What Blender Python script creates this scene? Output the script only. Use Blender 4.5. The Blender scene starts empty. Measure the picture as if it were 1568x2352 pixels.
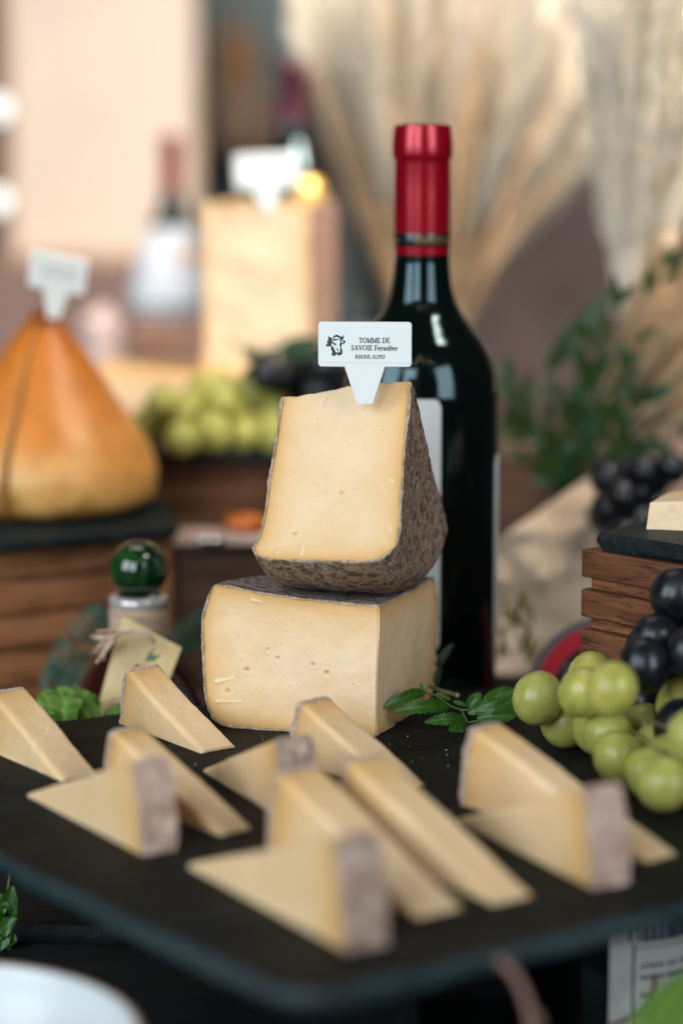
import bpy, math, random
import numpy as np
from mathutils import Vector, Matrix, noise
random.seed(7)
rng = np.random.default_rng(7)
S = 0.01                       # all sizes below are written in centimetres
sc = bpy.context.scene
COL = sc.collection
R_ = math.radians

# ------------------------------------------------------------------ camera
EYE, PITCH, FPX = 26.7, R_(9.0), 5553.0
cam = bpy.data.cameras.new("camera"); camo = bpy.data.objects.new("camera", cam); COL.objects.link(camo)
camo.location = (0, 0, EYE*S); camo.rotation_euler = (math.pi/2 - PITCH, 0, 0)
cam.sensor_fit = 'VERTICAL'; cam.sensor_height = 36; cam.sensor_width = 24; cam.lens = 85
cam.clip_start = 0.05; cam.clip_end = 60
cam.dof.use_dof = True; cam.dof.focus_distance = 1.073; cam.dof.aperture_fstop = 2.65; cam.dof.aperture_blades = 9
sc.camera = camo

# ------------------------------------------------------------------ light
sc.view_settings.view_transform = 'Standard'; sc.view_settings.look = 'None'
sc.view_settings.gamma = 1; sc.view_settings.exposure = 0
sc.cycles.use_denoising = True
sc.cycles.max_bounces = 8; sc.cycles.transparent_max_bounces = 12
w = bpy.data.worlds.new("World"); sc.world = w; w.use_nodes = True
w.node_tree.nodes['Background'].inputs[0].default_value = (0.35, 0.60, 0.70, 1)
w.node_tree.nodes['Background'].inputs[1].default_value = 0.028

def area(name, loc, target, sx, sy, power, col, spread=180):
    l = bpy.data.lights.new(name, 'AREA'); l.shape = 'RECTANGLE'; l.size = sx; l.size_y = sy
    l.energy = power; l.color = col; l.spread = R_(spread)
    o = bpy.data.objects.new(name, l); COL.objects.link(o); o.location = loc
    o.rotation_euler = (Vector(target) - Vector(loc)).to_track_quat('-Z', 'Y').to_euler()
    return o
T0 = (0, 1.05, 0.05)
area('window_light', (-2.20, -0.60, 1.10), T0, 1.35, 1.75, 53, (0.84, 0.94, 1.0))
area('window_light', (-1.00, -1.60, 1.10), T0, 0.95, 1.75, 42, (0.84, 0.94, 1.0))
area('window_light', (1.70, -1.15, 1.10), T0, 1.25, 1.75, 42, (0.88, 0.95, 1.0))
area('background_fill_light', (-0.30, 1.75, 1.75), (-0.1, 2.8, 0.15), 1.0, 0.5, 7.5, (1.0, 0.88, 0.80), 160)  # added warm fill to brighten the background, not an actual ceiling fixture
area('background_fill_light', (0.75, 0.95, 1.60), (0.22, 1.9, 0.30), 0.5, 0.5, 8.5, (1.0, 0.88, 0.74), 50)  # added narrow warm fill aimed at the dried grass to brighten it
for bx_, by_, bz_ in ((-0.5, -1.0, 2.3), (0.25, -1.2, 2.5), (0.7, -0.9, 2.2), (-0.15, -0.8, 2.4)):
    l = bpy.data.lights.new('ceiling_bulb', 'POINT'); l.energy = 2.5; l.color = (1, .62, .38); l.shadow_soft_size = 0.03
    o = bpy.data.objects.new('ceiling_bulb', l); COL.objects.link(o); o.location = (bx_, by_, bz_)

# ------------------------------------------------------------------ geometry helpers
def _dir(px, py):
    x = (px - 784)/FPX; u = -(py - 1176)/FPX
    return np.array([x, math.cos(PITCH) + u*math.sin(PITCH), -math.sin(PITCH) + u*math.cos(PITCH)])
def P(px, py, Y):
    d = _dir(px, py); t = Y/d[1]
    return np.array([0, 0, EYE]) + d*t
def G(px, py, z=0.0):
    d = _dir(px, py); t = (z - EYE)/d[2]
    return np.array([0, 0, EYE]) + d*t

def thing(name, label, cat, loc=(0, 0, 0), rz=0, group=None, rot=None, kind=None):
    o = bpy.data.objects.new(name, None); COL.objects.link(o)
    o.empty_display_size = 0.01
    o.location = Vector(loc)*S
    o.rotation_euler = rot if rot else (0, 0, rz)
    o['label'] = label; o['category'] = cat
    if group: o['group'] = group
    if kind: o['kind'] = kind
    return o
def tag(o, label, cat, group=None, kind=None):
    o['label'] = label; o['category'] = cat
    if group: o['group'] = group
    if kind: o['kind'] = kind
    return o
def mesh(name, V, F, mat, parent=None, world=False, loc=None, smooth=True, attrs=None, auto=None, mats=None, midx=None):
    """V in cm; world=True: V are scene coordinates and the (unrotated) parent's place is taken off"""
    V = np.asarray(V, dtype=float).reshape(-1, 3)
    off = np.zeros(3)
    if world and parent is not None: off = np.array(parent.location)/S
    if loc is not None: off = np.asarray(loc, dtype=float)
    me = bpy.data.meshes.new(name)
    me.from_pydata(((V - off)*S).tolist(), [], [tuple(int(i) for i in f) for f in F])
    for m in (mats or [mat]): me.materials.append(m)
    if midx is not None: me.polygons.foreach_set('material_index', np.asarray(midx, dtype=np.int32))
    if attrs:
        for k, a in attrs.items():
            at = me.attributes.new(k, 'FLOAT', 'POINT'); at.data.foreach_set('value', np.asarray(a, dtype=np.float32))
    if smooth: me.polygons.foreach_set('use_smooth', np.ones(len(me.polygons), dtype=bool))
    me.update()
    if smooth and auto: me.set_sharp_from_angle(angle=R_(auto))
    o = bpy.data.objects.new(name, me); COL.objects.link(o)
    if parent is not None: o.parent = parent
    if loc is not None: o.location = Vector(off.tolist())*S
    return o
def setting(name, V, F, mat, **k):
    o = mesh(name, V, F, mat, **k); o['kind'] = 'structure'; return o
def dup(root, loc=None, rot=None, label=None):
    r = root.copy(); COL.objects.link(r)
    if loc is not None: r.location = Vector(loc)*S
    if rot is not None: r.rotation_euler = rot
    if label: r['label'] = label
    for ch in root.children:
        c = ch.copy(); COL.objects.link(c); c.parent = r
        for g in ch.children:
            d = g.copy(); COL.objects.link(d); d.parent = c
    return r
class MB:
    def __init__(s): s.V = []; s.F = []
    def add(s, V, F):
        b = len(s.V); s.V += [tuple(v) for v in np.asarray(V, dtype=float)]; s.F += [tuple(i + b for i in f) for f in F]; return s
    def obj(s, name, mat, parent=None, **k): return mesh(name, s.V, s.F, mat, parent, **k)
def box(x0, x1, y0, y1, z0, z1, bev=0.0):
    """box with chamfered edges"""
    if bev <= 0:
        V = [(x, y, z) for z in (z0, z1) for y in (y0, y1) for x in (x0, x1)]
        return V, [(0, 2, 3, 1), (4, 5, 7, 6), (0, 1, 5, 4), (2, 6, 7, 3), (0, 4, 6, 2), (1, 3, 7, 5)]
    V = []; idx = {}
    c = [(x0, x1), (y0, y1), (z0, z1)]
    for i in (0, 1):
        for j in (0, 1):
            for k in (0, 1):
                p = [c[0][i], c[1][j], c[2][k]]; s = [1 if q == 0 else -1 for q in (i, j, k)]
                for a in range(3):
                    q = [p[m] + (0 if m == a else s[m]*bev) for m in range(3)]
                    idx[(i, j, k, a)] = len(V); V.append(q)
    F = []
    for a in range(3):
        b, d = (a + 1) % 3, (a + 2) % 3
        for s in (0, 1):
            def key(u, v):
                t = [0, 0, 0]; t[a] = s; t[b] = u; t[d] = v; return (*t, a)
            f = [idx[key(0, 0)], idx[key(1, 0)], idx[key(1, 1)], idx[key(0, 1)]]
            F.append(f if s else f[::-1])
    for a in range(3):
        b, d = (a + 1) % 3, (a + 2) % 3
        for u in (0, 1):
            for v in (0, 1):
                def key(t0, m):
                    t = [0, 0, 0]; t[a] = t0; t[b] = u; t[d] = v; return (*t, m)
                F.append([idx[key(0, b)], idx[key(1, b)], idx[key(1, d)], idx[key(0, d)]])
    for i in (0, 1):
        for j in (0, 1):
            for k in (0, 1): F.append([idx[(i, j, k, a)] for a in range(3)])
    return V, F
def fix_normals(o):
    import bmesh
    bm = bmesh.new(); bm.from_mesh(o.data); bmesh.ops.recalc_face_normals(bm, faces=bm.faces); bm.to_mesh(o.data); bm.free(); return o
def lathe(prof, n=48, a0=0.0, a1=2*math.pi, c=(0, 0)):
    full = abs(a1 - a0 - 2*math.pi) < 1e-6; m = n if full else n + 1
    V = []; F = []
    for r, z in prof:
        for i in range(m):
            a = a0 + (a1 - a0)*i/n; V.append((c[0] + r*math.cos(a), c[1] + r*math.sin(a), z))
    for j in range(len(prof) - 1):
        for i in range(n):
            k = (i + 1) % m
            F.append((j*m + i, j*m + k, (j + 1)*m + k, (j + 1)*m + i))
    return V, F
def smoothprof(pts, n=6):
    """Catmull-Rom through the points"""
    p = [np.array(q, float) for q in pts]; out = []
    for i in range(len(p) - 1):
        a = p[max(i - 1, 0)]; b = p[i]; c = p[i + 1]; d = p[min(i + 2, len(p) - 1)]
        for k in range(n):
            t = k/n
            out.append(0.5*((2*b) + (c - a)*t + (2*a - 5*b + 4*c - d)*t*t + (-a + 3*b - 3*c + d)*t**3))
    out.append(p[-1]); return out
def tube(pts, rad, n=8, caps=True):
    pts = [np.array(p, float) for p in pts]
    rads = rad if hasattr(rad, '__len__') else [rad]*len(pts)
    V = []; F = []; up = np.array([0.13, 0.21, 0.97])
    for i, p in enumerate(pts):
        t = pts[min(i + 1, len(pts) - 1)] - pts[max(i - 1, 0)]; t /= np.linalg.norm(t) + 1e-9
        a = np.cross(t, up); 
        if np.linalg.norm(a) < .1: a = np.cross(t, [1, 0, 0])
        a /= np.linalg.norm(a); b = np.cross(t, a)
        for k in range(n):
            an = 2*math.pi*k/n; V.append(p + rads[i]*(math.cos(an)*a + math.sin(an)*b))
    for i in range(len(pts) - 1):
        for k in range(n):
            F.append((i*n + k, i*n + (k + 1) % n, (i + 1)*n + (k + 1) % n, (i + 1)*n + k))
    if caps: F.append(tuple(range(n))[::-1]); F.append(tuple((len(pts) - 1)*n + k for k in range(n)))
    return V, F
def sphere(c, r, nu=24, nv=14, sx=1, sy=1, sz=1):
    V = [(c[0], c[1], c[2] - r*sz)]; F = []
    for j in range(1, nv):
        t = math.pi*j/nv
        for i in range(nu):
            a = 2*math.pi*i/nu
            V.append((c[0] + r*sx*math.sin(t)*math.cos(a), c[1] + r*sy*math.sin(t)*math.sin(a), c[2] - r*sz*math.cos(t)))
    V.append((c[0], c[1], c[2] + r*sz))
    for i in range(nu): F.append((0, 1 + (i + 1) % nu, 1 + i))
    for j in range(nv - 2):
        for i in range(nu):
            a = 1 + j*nu + i; b = 1 + j*nu + (i + 1) % nu; F.append((a, b, b + nu, a + nu))
    l = len(V) - 1
    for i in range(nu): F.append((l, 1 + (nv - 2)*nu + i, 1 + (nv - 2)*nu + (i + 1) % nu))
    return V, F
def hexbody(f, nu, nv, nw):
    """closed body: surface of a lattice u,v,w in [0,1] mapped by f(arrays)->Nx3"""
    key = {}; L = []; F = []
    def vid(i, j, k):
        q = (i, j, k)
        if q not in key: key[q] = len(L); L.append(q)
        return key[q]
    for k in (0, nw):
        for i in range(nu):
            for j in range(nv):
                q = [vid(i, j, k), vid(i + 1, j, k), vid(i + 1, j + 1, k), vid(i, j + 1, k)]; F.append(q if k else q[::-1])
    for j in (0, nv):
        for i in range(nu):
            for k in range(nw):
                q = [vid(i, j, k), vid(i, j, k + 1), vid(i + 1, j, k + 1), vid(i + 1, j, k)]; F.append(q if j else q[::-1])
    for i in (0, nu):
        for j in range(nv):
            for k in range(nw):
                q = [vid(i, j, k), vid(i, j + 1, k), vid(i, j + 1, k + 1), vid(i, j, k + 1)]; F.append(q if i else q[::-1])
    A = np.array(L, float); uvw = A/np.array([nu, nv, nw])
    return f(uvw[:, 0], uvw[:, 1], uvw[:, 2]), F, uvw
def fbm(p, sc_=1.0, oc=3, seed=0.0):
    return noise.fractal(Vector((p[0]*sc_ + seed, p[1]*sc_ - seed, p[2]*sc_ + 2*seed)), 0.9, 2.1, oc)
def nz(V, s, oc=3, seed=0.0): return np.array([fbm(v, s, oc, seed) for v in V])

# ------------------------------------------------------------------ materials
class N:
    def __init__(s, name):
        s.m = bpy.data.materials.new(name); s.m.use_nodes = True; s.t = s.m.node_tree
        s.b = s.t.nodes['Principled BSDF']; s.o = s.t.nodes['Material Output']
    def n(s, typ, **kw):
        nd = s.t.nodes.new('ShaderNode' + typ)
        for k, v in kw.items():
            if hasattr(nd, k) and k not in nd.inputs: setattr(nd, k, v)
            else: s.set(nd.inputs[k.replace('_', ' ')], v)
        return nd
    def set(s, inp, v):
        if hasattr(v, 'is_linked') or isinstance(v, bpy.types.NodeSocket): s.t.links.new(v, inp)
        else:
            if isinstance(v, tuple) and len(v) == 3 and inp.type == 'RGBA': v = (*v, 1)
            inp.default_value = v
    def p(s, **kw):
        for k, v in kw.items(): s.set(s.b.inputs[k.replace('_', ' ')], v)
        return s
    def coords(s, scale=(1, 1, 1)):       # object coordinates in centimetres
        tc = s.n('TexCoord'); mp = s.n('Mapping'); s.t.links.new(tc.outputs['Object'], mp.inputs['Vector'])
        mp.inputs['Scale'].default_value = tuple(100*q for q in scale); return mp.outputs[0]
    def noise(s, scale, detail=4, rough=.55, vec=None, dist=0):
        nd = s.n('TexNoise'); nd.inputs['Scale'].default_value = scale; nd.inputs['Detail'].default_value = detail
        nd.inputs['Roughness'].default_value = rough; nd.inputs['Distortion'].default_value = dist
        s.t.links.new(vec if vec is not None else s.coords(), nd.inputs['Vector']); return nd.outputs['Fac']
    def ramp(s, fac, stops, interp='LINEAR'):
        r = s.n('ValToRGB'); s.t.links.new(fac, r.inputs[0]); cr = r.color_ramp; cr.interpolation = interp
        while len(cr.elements) < len(stops): cr.elements.new(0.5)
        for e, (q, c) in zip(cr.elements, stops):
            e.position = q; e.color = (*c, 1) if isinstance(c, tuple) else (c, c, c, 1)
        return r.outputs[0]
    def mix(s, fac, a, b, mode='MIX'):
        m = s.n('Mix'); m.data_type = 'RGBA'; m.blend_type = mode
        s.set(m.inputs[0], fac); s.set(m.inputs[6], a); s.set(m.inputs[7], b); return m.outputs[2]
    def math(s, op, a, b=0.0):
        m = s.n('Math'); m.operation = op; s.set(m.inputs[0], a); s.set(m.inputs[1], b); return m.outputs[0]
    def bump(s, h, dist, strength=1.0, normal=None):
        b = s.n('Bump'); s.set(b.inputs['Height'], h); b.inputs['Distance'].default_value = dist*S; b.inputs['Strength'].default_value = strength
        if normal is not None: s.t.links.new(normal, b.inputs['Normal'])
        s.t.links.new(b.outputs[0], s.b.inputs['Normal']); return b.outputs[0]
    def attr(s, name):
        a = s.n('Attribute'); a.attribute_name = name; return a.outputs['Fac']
def plain(name, col, rough=.5, var=0.0, vs=1.0, bump=0.0, **kw):
    m = N(name)
    c = col
    if var > 0:
        c = m.ramp(m.noise(vs, 5), [(0.3, tuple(q*(1 - var) for q in col)), (0.7, tuple(min(1, q*(1 + var)) for q in col))])
    m.p(Base_Color=c, Roughness=rough, **kw)
    if bump: m.bump(m.noise(vs*3, 5), bump)
    return m.m

def m_paste():
    m = N('cheese_paste'); rd = m.attr('rd')
    e = m.math('POWER', 2.718, m.math('MULTIPLY', rd, -1.05))
    e2 = m.math('POWER', 2.718, m.math('MULTIPLY', rd, -7.0))
    blot = m.noise(0.55, 3)
    core = m.ramp(blot, [(0.35, (0.82, 0.61, 0.385)), (0.65, (0.87, 0.675, 0.465))])
    c = m.mix(m.math('MULTIPLY', e, 0.9), core, (0.76, 0.43, 0.125))
    c = m.mix(m.math('MULTIPLY', e2, 0.6), c, (0.50, 0.27, 0.10))
    sp = m.ramp(m.noise(9, 3), [(0.66, 0.0), (0.74, 1.0)])
    c = m.mix(m.math('MULTIPLY', sp, 0.25), c, (0.93, 0.84, 0.68))
    pit = m.attr('pit'); c = m.mix(m.math('MULTIPLY', pit, 0.75), c, (0.62, 0.36, 0.09))
    c = m.mix(m.math('MULTIPLY', m.attr('flake'), .7), c, (0.90, 0.76, 0.57))
    m.p(Base_Color=c, Roughness=m.ramp(m.noise(3, 4), [(0.3, 0.42), (0.7, 0.6)]), Subsurface_Weight=0.35, Subsurface_Radius=(0.9, 0.5, 0.2), Subsurface_Scale=0.004)
    m.b.inputs['IOR'].default_value = 1.42
    h = m.math('ADD', m.math('MULTIPLY', m.noise(22, 4), 0.25), m.noise(2.2, 4))
    st = m.noise(1.0, 3, vec=m.coords((6, 6, .6)))
    m.bump(m.math('ADD', h, m.math('MULTIPLY', st, .5)), 0.03, 0.8); return m.m
def m_rind(name='cheese_rind', tint=(1.32, 1.2, 1.1), dark=1.0, lav=0.0, weave=1.0):
    m = N(name)
    def T(c): return tuple(min(1, a*b) for a, b in zip(c, tint))
    f1 = m.noise(2.1, 8, .78, dist=.15); f2 = m.noise(9, 6, .75); f3 = m.noise(0.7, 3)
    st = m.noise(3.0, 5, .7, vec=m.coords((5.5, 5.5, .9)))
    base = m.ramp(f2, [(0.34, T((0.07, 0.05, 0.035))), (0.45, T((0.30, 0.21, 0.155))), (0.54, T((0.55, 0.42, 0.33))), (0.66, T((0.80, 0.70, 0.61)))])
    base = m.mix(m.math('MULTIPLY', m.ramp(f3, [(.42, 0.0), (.62, 1.0)]), .45), base, T((0.34, 0.19, 0.09)))
    dk = m.ramp(f1, [(0.49, 0.0), (0.56, 1.0)])
    dk = m.math('MULTIPLY', dk, 0.85*dark)
    base = m.mix(dk, base, (0.028, 0.027, 0.028))
    sp = m.ramp(m.noise(11, 4, .6), [(0.60, 0.0), (0.66, 1.0)])
    base = m.mix(m.math('MULTIPLY', sp, .55*dark), base, (0.03, 0.028, 0.026))
    base = m.mix(m.math('MULTIPLY', m.ramp(st, [(.38, 1.0), (.5, 0.0)]), .6*weave), base, T((0.10, 0.075, 0.06)))
    if lav: base = m.mix(lav, base, (0.74, 0.49, 0.40))
    blot = m.ramp(m.noise(1.5, 5, .65), [(.36, 0.0), (.52, .5), (.66, 1.0)])
    if lav: base = m.mix(m.math('MULTIPLY', blot, .75), base, (0.92, 0.72, 0.60)); base = m.mix(m.ramp(m.noise(2.3, 5, .7), [(.52, 0.0), (.62, .6*dark)]), base, (0.24, 0.13, 0.11))
    cut = m.attr('cut')
    cc = m.ramp(m.noise(5, 5, .7), [(.35, (0.45, 0.27, 0.15)), (.55, (0.72, 0.55, 0.42)), (.7, (0.86, 0.76, 0.66))])
    base = m.mix(cut, base, cc)
    m.p(Base_Color=base, Roughness=0.78)
    h = m.math('ADD', m.math('MULTIPLY', f2, .7), m.math('MULTIPLY', st, .9*weave))
    m.bump(h, 0.16, 1.0); return m.m
def m_wood(name, c0, c1, c2, gs=1.0, rough=.5):
    m = N(name); oi = m.n('ObjectInfo')
    tc = m.n('TexCoord'); mp = m.n('Mapping'); mp.inputs['Scale'].default_value = (12*gs, 130*gs, 130*gs)
    ad = m.n('VectorMath'); ad.operation = 'ADD'; sc2 = m.n('VectorMath'); sc2.operation = 'SCALE'
    m.t.links.new(oi.outputs['Random'], sc2.inputs['Scale']); sc2.inputs[0].default_value = (7, 3, 5)
    m.t.links.new(tc.outputs['Object'], ad.inputs[0]); m.t.links.new(sc2.outputs[0], ad.inputs[1]); m.t.links.new(ad.outputs[0], mp.inputs['Vector'])
    v = mp.outputs[0]
    g = m.noise(1.0, 6, .65, vec=v, dist=1.4)
    fine = m.noise(5.0, 4, .6, vec=v, dist=.3)
    c = m.ramp(g, [(.32, c0), (.5, c1), (.68, c2)])
    pore = m.ramp(fine, [(.36, 1.0), (.44, 0.0)])
    c = m.mix(m.math('MULTIPLY', pore, .75), c, tuple(q*.28 for q in c0))
    lite = m.ramp(m.noise(3.1, 4, .6, vec=v, dist=.8), [(.62, 0.0), (.72, 1.0)])
    c = m.mix(m.math('MULTIPLY', lite, .45), c, tuple(min(1, q*1.7) for q in c2))
    c = m.mix(m.math('MULTIPLY', oi.outputs['Random'], .45), c, tuple(q*.45 for q in c1))
    c = m.mix(m.math('MULTIPLY', m.ramp(m.noise(.35, 4), [(.5, 0.0), (.7, 1.0)]), .4), c, tuple(q*.35 for q in c0))
    m.p(Base_Color=c, Roughness=rough, Specular_IOR_Level=.35)
    m.bump(m.math('SUBTRACT', g, m.math('MULTIPLY', pore, .8)), 0.025, .8); return m.m
def m_slate(name='slate', col=(0.013, 0.0135, 0.012), rough=.55):
    m = N(name)
    f = m.noise(1.1, 8, .65, vec=m.coords((.5, 1.8, 1)), dist=.5); g = m.noise(10, 6, .6)
    c = m.ramp(f, [(.3, tuple(q*.6 for q in col)), (.6, col), (.8, tuple(q*1.9 for q in col))])
    sm = m.ramp(m.noise(.22, 6, .7, dist=1.0), [(.5, 0.0), (.68, 1.0)]); c = m.mix(m.math('MULTIPLY', sm, .5), c, (0.030, 0.028, 0.020))
    sc_ = m.ramp(m.noise(1.0, 3, .5, vec=m.coords((.15, 9, 1)), dist=.4), [(.66, 0.0), (.70, 1.0)]); c = m.mix(m.math('MULTIPLY', sc_, .25), c, (0.07, 0.07, 0.065))
    m.p(Base_Color=c, Roughness=m.ramp(g, [(.3, rough - .08), (.7, rough + .14)]), Specular_IOR_Level=.07)
    m.bump(m.math('ADD', f, m.math('MULTIPLY', g, .25)), 0.10, .8); return m.m
def m_leaf(name, c0, c1, rough=.4, vein=None):
    m = N(name); f = m.noise(2.2, 4)
    c = m.ramp(f, [(.3, c0), (.7, c1)])
    v = m.attr('vein'); c = m.mix(m.math('MULTIPLY', v, .5), c, vein or tuple(min(1, q*1.8) for q in c1))
    m.p(Base_Color=c, Roughness=rough)
    tr = m.n('BsdfTranslucent'); m.set(tr.inputs[0], m.mix(.5, c, (0.25, 0.45, 0.03)))
    mx = m.n('MixShader'); mx.inputs[0].default_value = .28
    m.t.links.new(m.b.outputs[0], mx.inputs[1]); m.t.links.new(tr.outputs[0], mx.inputs[2]); m.t.links.new(mx.outputs[0], m.o.inputs[0])
    m.bump(m.noise(9, 3), 0.02, .6); return m.m
def m_grape_green():
    m = N('green_grape_skin'); f = m.noise(.8, 4); oi = m.n('ObjectInfo')
    c = m.ramp(f, [(.3, (0.30, 0.29, 0.04)), (.7, (0.50, 0.47, 0.12))])
    c = m.mix(m.math('MULTIPLY', oi.outputs['Random'], .4), c, (0.30, 0.33, 0.10))
    bl = m.ramp(m.noise(2.2, 4), [(.4, 0.0), (.75, 1.0)])
    c = m.mix(m.math('MULTIPLY', bl, .25), c, (0.42, 0.42, 0.25))
    c = m.mix(m.ramp(m.noise(6, 2), [(.72, 0.0), (.78, .6)]), c, (0.25, 0.12, 0.03))
    m.p(Base_Color=c, Roughness=m.ramp(bl, [(0, .24), (1, .45)]), Subsurface_Weight=.85, Subsurface_Radius=(.9, .9, .2), Subsurface_Scale=0.011, Specular_IOR_Level=.42); return m.m
def m_grape_black():
    m = N('black_grape_skin'); bl = m.ramp(m.noise(1.2, 5), [(.35, 0.0), (.75, 1.0)])
    c = m.mix(m.math('MULTIPLY', bl, .5), (0.004, 0.004, 0.007), (0.016, 0.026, 0.038))
    m.p(Base_Color=c, Roughness=m.ramp(bl, [(0, .25), (1, .5)])); return m.m
def m_glass(name, col, rough=.03, thick=None):
    m = N(name); m.p(Base_Color=col, Roughness=rough, Transmission_Weight=1.0, IOR=1.5); return m.m

PASTE = m_paste()
RIND = m_rind()
RIND_TOP = m_rind('cheese_rind_grey', (0.92, 1.0, 1.12), 1.0, 0.0, .8)
RIND_S = m_rind('slice_rind', (1.2, .95, .88), .45, .5, .5)
RIND_SD = m_rind('slice_rind_dark', (.85, .66, .62), 1.0, .3, .6)
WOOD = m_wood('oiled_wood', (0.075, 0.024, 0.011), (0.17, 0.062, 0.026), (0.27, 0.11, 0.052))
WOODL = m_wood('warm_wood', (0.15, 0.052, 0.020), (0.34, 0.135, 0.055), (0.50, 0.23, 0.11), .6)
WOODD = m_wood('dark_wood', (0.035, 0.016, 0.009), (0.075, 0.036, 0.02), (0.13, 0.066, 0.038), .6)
SLATE = m_slate(); SLATE2 = m_slate('slate_rough', (0.012, 0.02, 0.022), .42)
SLATEE = plain('slate_edge_teal_glint', (0.010, 0.027, 0.032), .45, .5, 1.6, .12)  # teal window reflection along the board's edge is put into this colour
BLACK = plain('black_paint', (0.005, 0.007, 0.008), .8, .3, 2, Specular_IOR_Level=.1)
WHITE = N('white_plastic'); WHITE.p(Base_Color=(0.76, 0.79, 0.79), Roughness=.42); WHITE.bump(WHITE.noise(26, 2), .008, .7); WHITE = WHITE.m
INK = plain('dark_ink', (0.03, 0.055, 0.06), .6)
BG_ = N('black_bottle_glass'); BG_.p(Base_Color=(0.002, 0.004, 0.003), Roughness=BG_.ramp(BG_.noise(.9, 6, .7), [(.35, .05), (.7, .17)])); BG_.b.inputs['Specular Tint'].default_value = (0.62, 0.90, 1.0, 1); BGLASS = BG_.m; BGLASS.node_tree.nodes['Principled BSDF'].inputs['IOR'].default_value = 1.52
LABELP = plain('label_paper', (0.60, 0.62, 0.63), .65, .05, 3, .01)
GG = m_grape_green(); GB = m_grape_black()
GSTEM = plain('grape_stem', (0.22, 0.17, 0.05), .6, .3, 3)
LEAFD = m_leaf('dark_leaf', (0.015, 0.060, 0.008), (0.045, 0.15, 0.016), .36)
LEAFE = m_leaf('deep_leaf', (0.004, 0.020, 0.008), (0.012, 0.050, 0.018), .5)
LEAFL = m_leaf('lettuce_leaf', (0.06, 0.15, 0.015), (0.16, 0.30, 0.045), .55)
STRAW = plain('dried_straw', (0.74, 0.54, 0.34), .75, .25, 1.2)
STRAWL = plain('pale_plume', (0.93, 0.82, 0.70), .8, .15, 1.2)
STRAWO = plain('tan_straw', (0.72, 0.52, 0.32), .75, .25, 1.2)
KRAFT = plain('kraft_paper', (0.46, 0.35, 0.25), .8, .12, .5, .03)
TWINE = plain('twine', (0.60, 0.42, 0.30), .85, .3, 6, .03)

# ------------------------------------------------------------------ setting
m = N('plaster_wall'); f = m.noise(.035, 6, .6)
m.p(Base_Color=m.ramp(f, [(.3, (0.085, 0.055, 0.047)), (.5, (0.15, 0.10, 0.088)), (.7, (0.23, 0.16, 0.14))]), Roughness=.85); m.bump(m.noise(.6, 6), .3)
setting('wall', [(-260, 330, -90), (260, 330, -90), (260, 330, 260), (-260, 330, 260)], [(0, 1, 2, 3)], m.m, smooth=False)
TABLE = plain('dark_table', (0.006, 0.010, 0.011), .7, .4, .6, .04, Specular_IOR_Level=.15)
V, F = box(-110, 110, 45, 235, -19, -16); o = setting('table_top', V, F, TABLE, smooth=False)
setting('floor', [(-400, -300, -92), (400, -300, -92), (400, 330, -92), (-400, 330, -92)], [(0, 1, 2, 3)], plain('dark_floor', (0.04, 0.035, 0.03), .7, .3, .05), smooth=False)

# ------------------------------------------------------------------ slates
def slab(name, poly, z0, z1, mat, label, cat, rag=.12, seed=1.0, n=60, group=None, chip=.1):
    """hand-split slate: ragged outline, riven edge, nearly flat top"""
    poly = np.array(poly, float); c = poly.mean(0)
    pts = []; L = len(poly)
    for i in range(L):
        a, b = poly[i], poly[(i + 1) % L]
        for k in range(n): pts.append(a + (b - a)*(k/n))
    pts = np.array(pts)
    for _ in range(3): pts = (np.roll(pts, 1, 0) + pts*2 + np.roll(pts, -1, 0))/4
    d = pts - c; d /= np.linalg.norm(d, axis=1)[:, None]
    K = len(pts); H = z1 - z0
    rings = [(0.0, 0.10), (0.03, .45), (.12, .8), (.30, 1.0)] ; V = []; F = []
    layers = [(0.25, 0.0), (.05, .25), (.0, .5), (.04, .78), (.22, 1.0)]
    for li, (ins, hz) in enumerate(layers):
        for q, dd in zip(pts, d):
            r = rag*fbm((q[0], q[1], li*.7), .35, 4, seed) + chip*fbm((q[0], q[1], li*3.1), 1.7, 3, seed)
            p = q + dd*(r - ins*.8); V.append((p[0], p[1], z0 + H*hz + (.04*fbm((q[0], q[1], 0), .5, 3, seed) if 0 < hz < 1 else 0)))
    for li in range(len(layers) - 1):
        for i in range(K): F.append((li*K + i, li*K + (i + 1) % K, (li + 1)*K + (i + 1) % K, (li + 1)*K + i))
    F.append(tuple(range(K))[::-1])
    F.append(tuple((len(layers) - 1)*K + i for i in range(K)))
    V = np.array(V); loc = (c[0], c[1], z0); mi = [1]*(len(F) - 1) + [0]
    o = mesh(name, V, F, mat, loc=loc, smooth=True, auto=40, mats=[mat, SLATEE if mat is SLATE else mat], midx=mi)
    tag(o, label, cat, group); return o
nc = np.array([-1.3, 71.8]); uL = np.array([-.607, .795]); uR = np.array([.82, .572])
slab('slate_board', [nc, nc + uR*31, (20, 122), (7, 114.2), (2, 113.6), (-8, 110.2), (-13.5, 107.3), nc + uL*38.5], -.75, 0, SLATE,
     'large black slate board carrying the stacked cheese and all the cheese slices', 'slate board', .25, 3.0, 40)
def blackbox(x0, x1, y0, y1, z0, z1, label):
    t = thing('display_box', label, 'display box', ((x0 + x1)/2, (y0 + y1)/2, z0))
    for q in ((x0, x1, y0, y0 + .8), (x0, x1, y1 - .8, y1), (x0, x0 + .8, y0 + .82, y1 - .82), (x1 - .8, x1, y0 + .82, y1 - .82)):
        V, F = box(*q, z0, z1 - .8, .05); mesh('side_panel', V, F, BLACK, t, world=True, smooth=False)
    V, F = box(x0 - .1, x1 + .1, y0 - .1, y1 + .1, z1 - .78, z1, .05); mesh('top_panel', V, F, BLACK, t, world=True, smooth=False)
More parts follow.
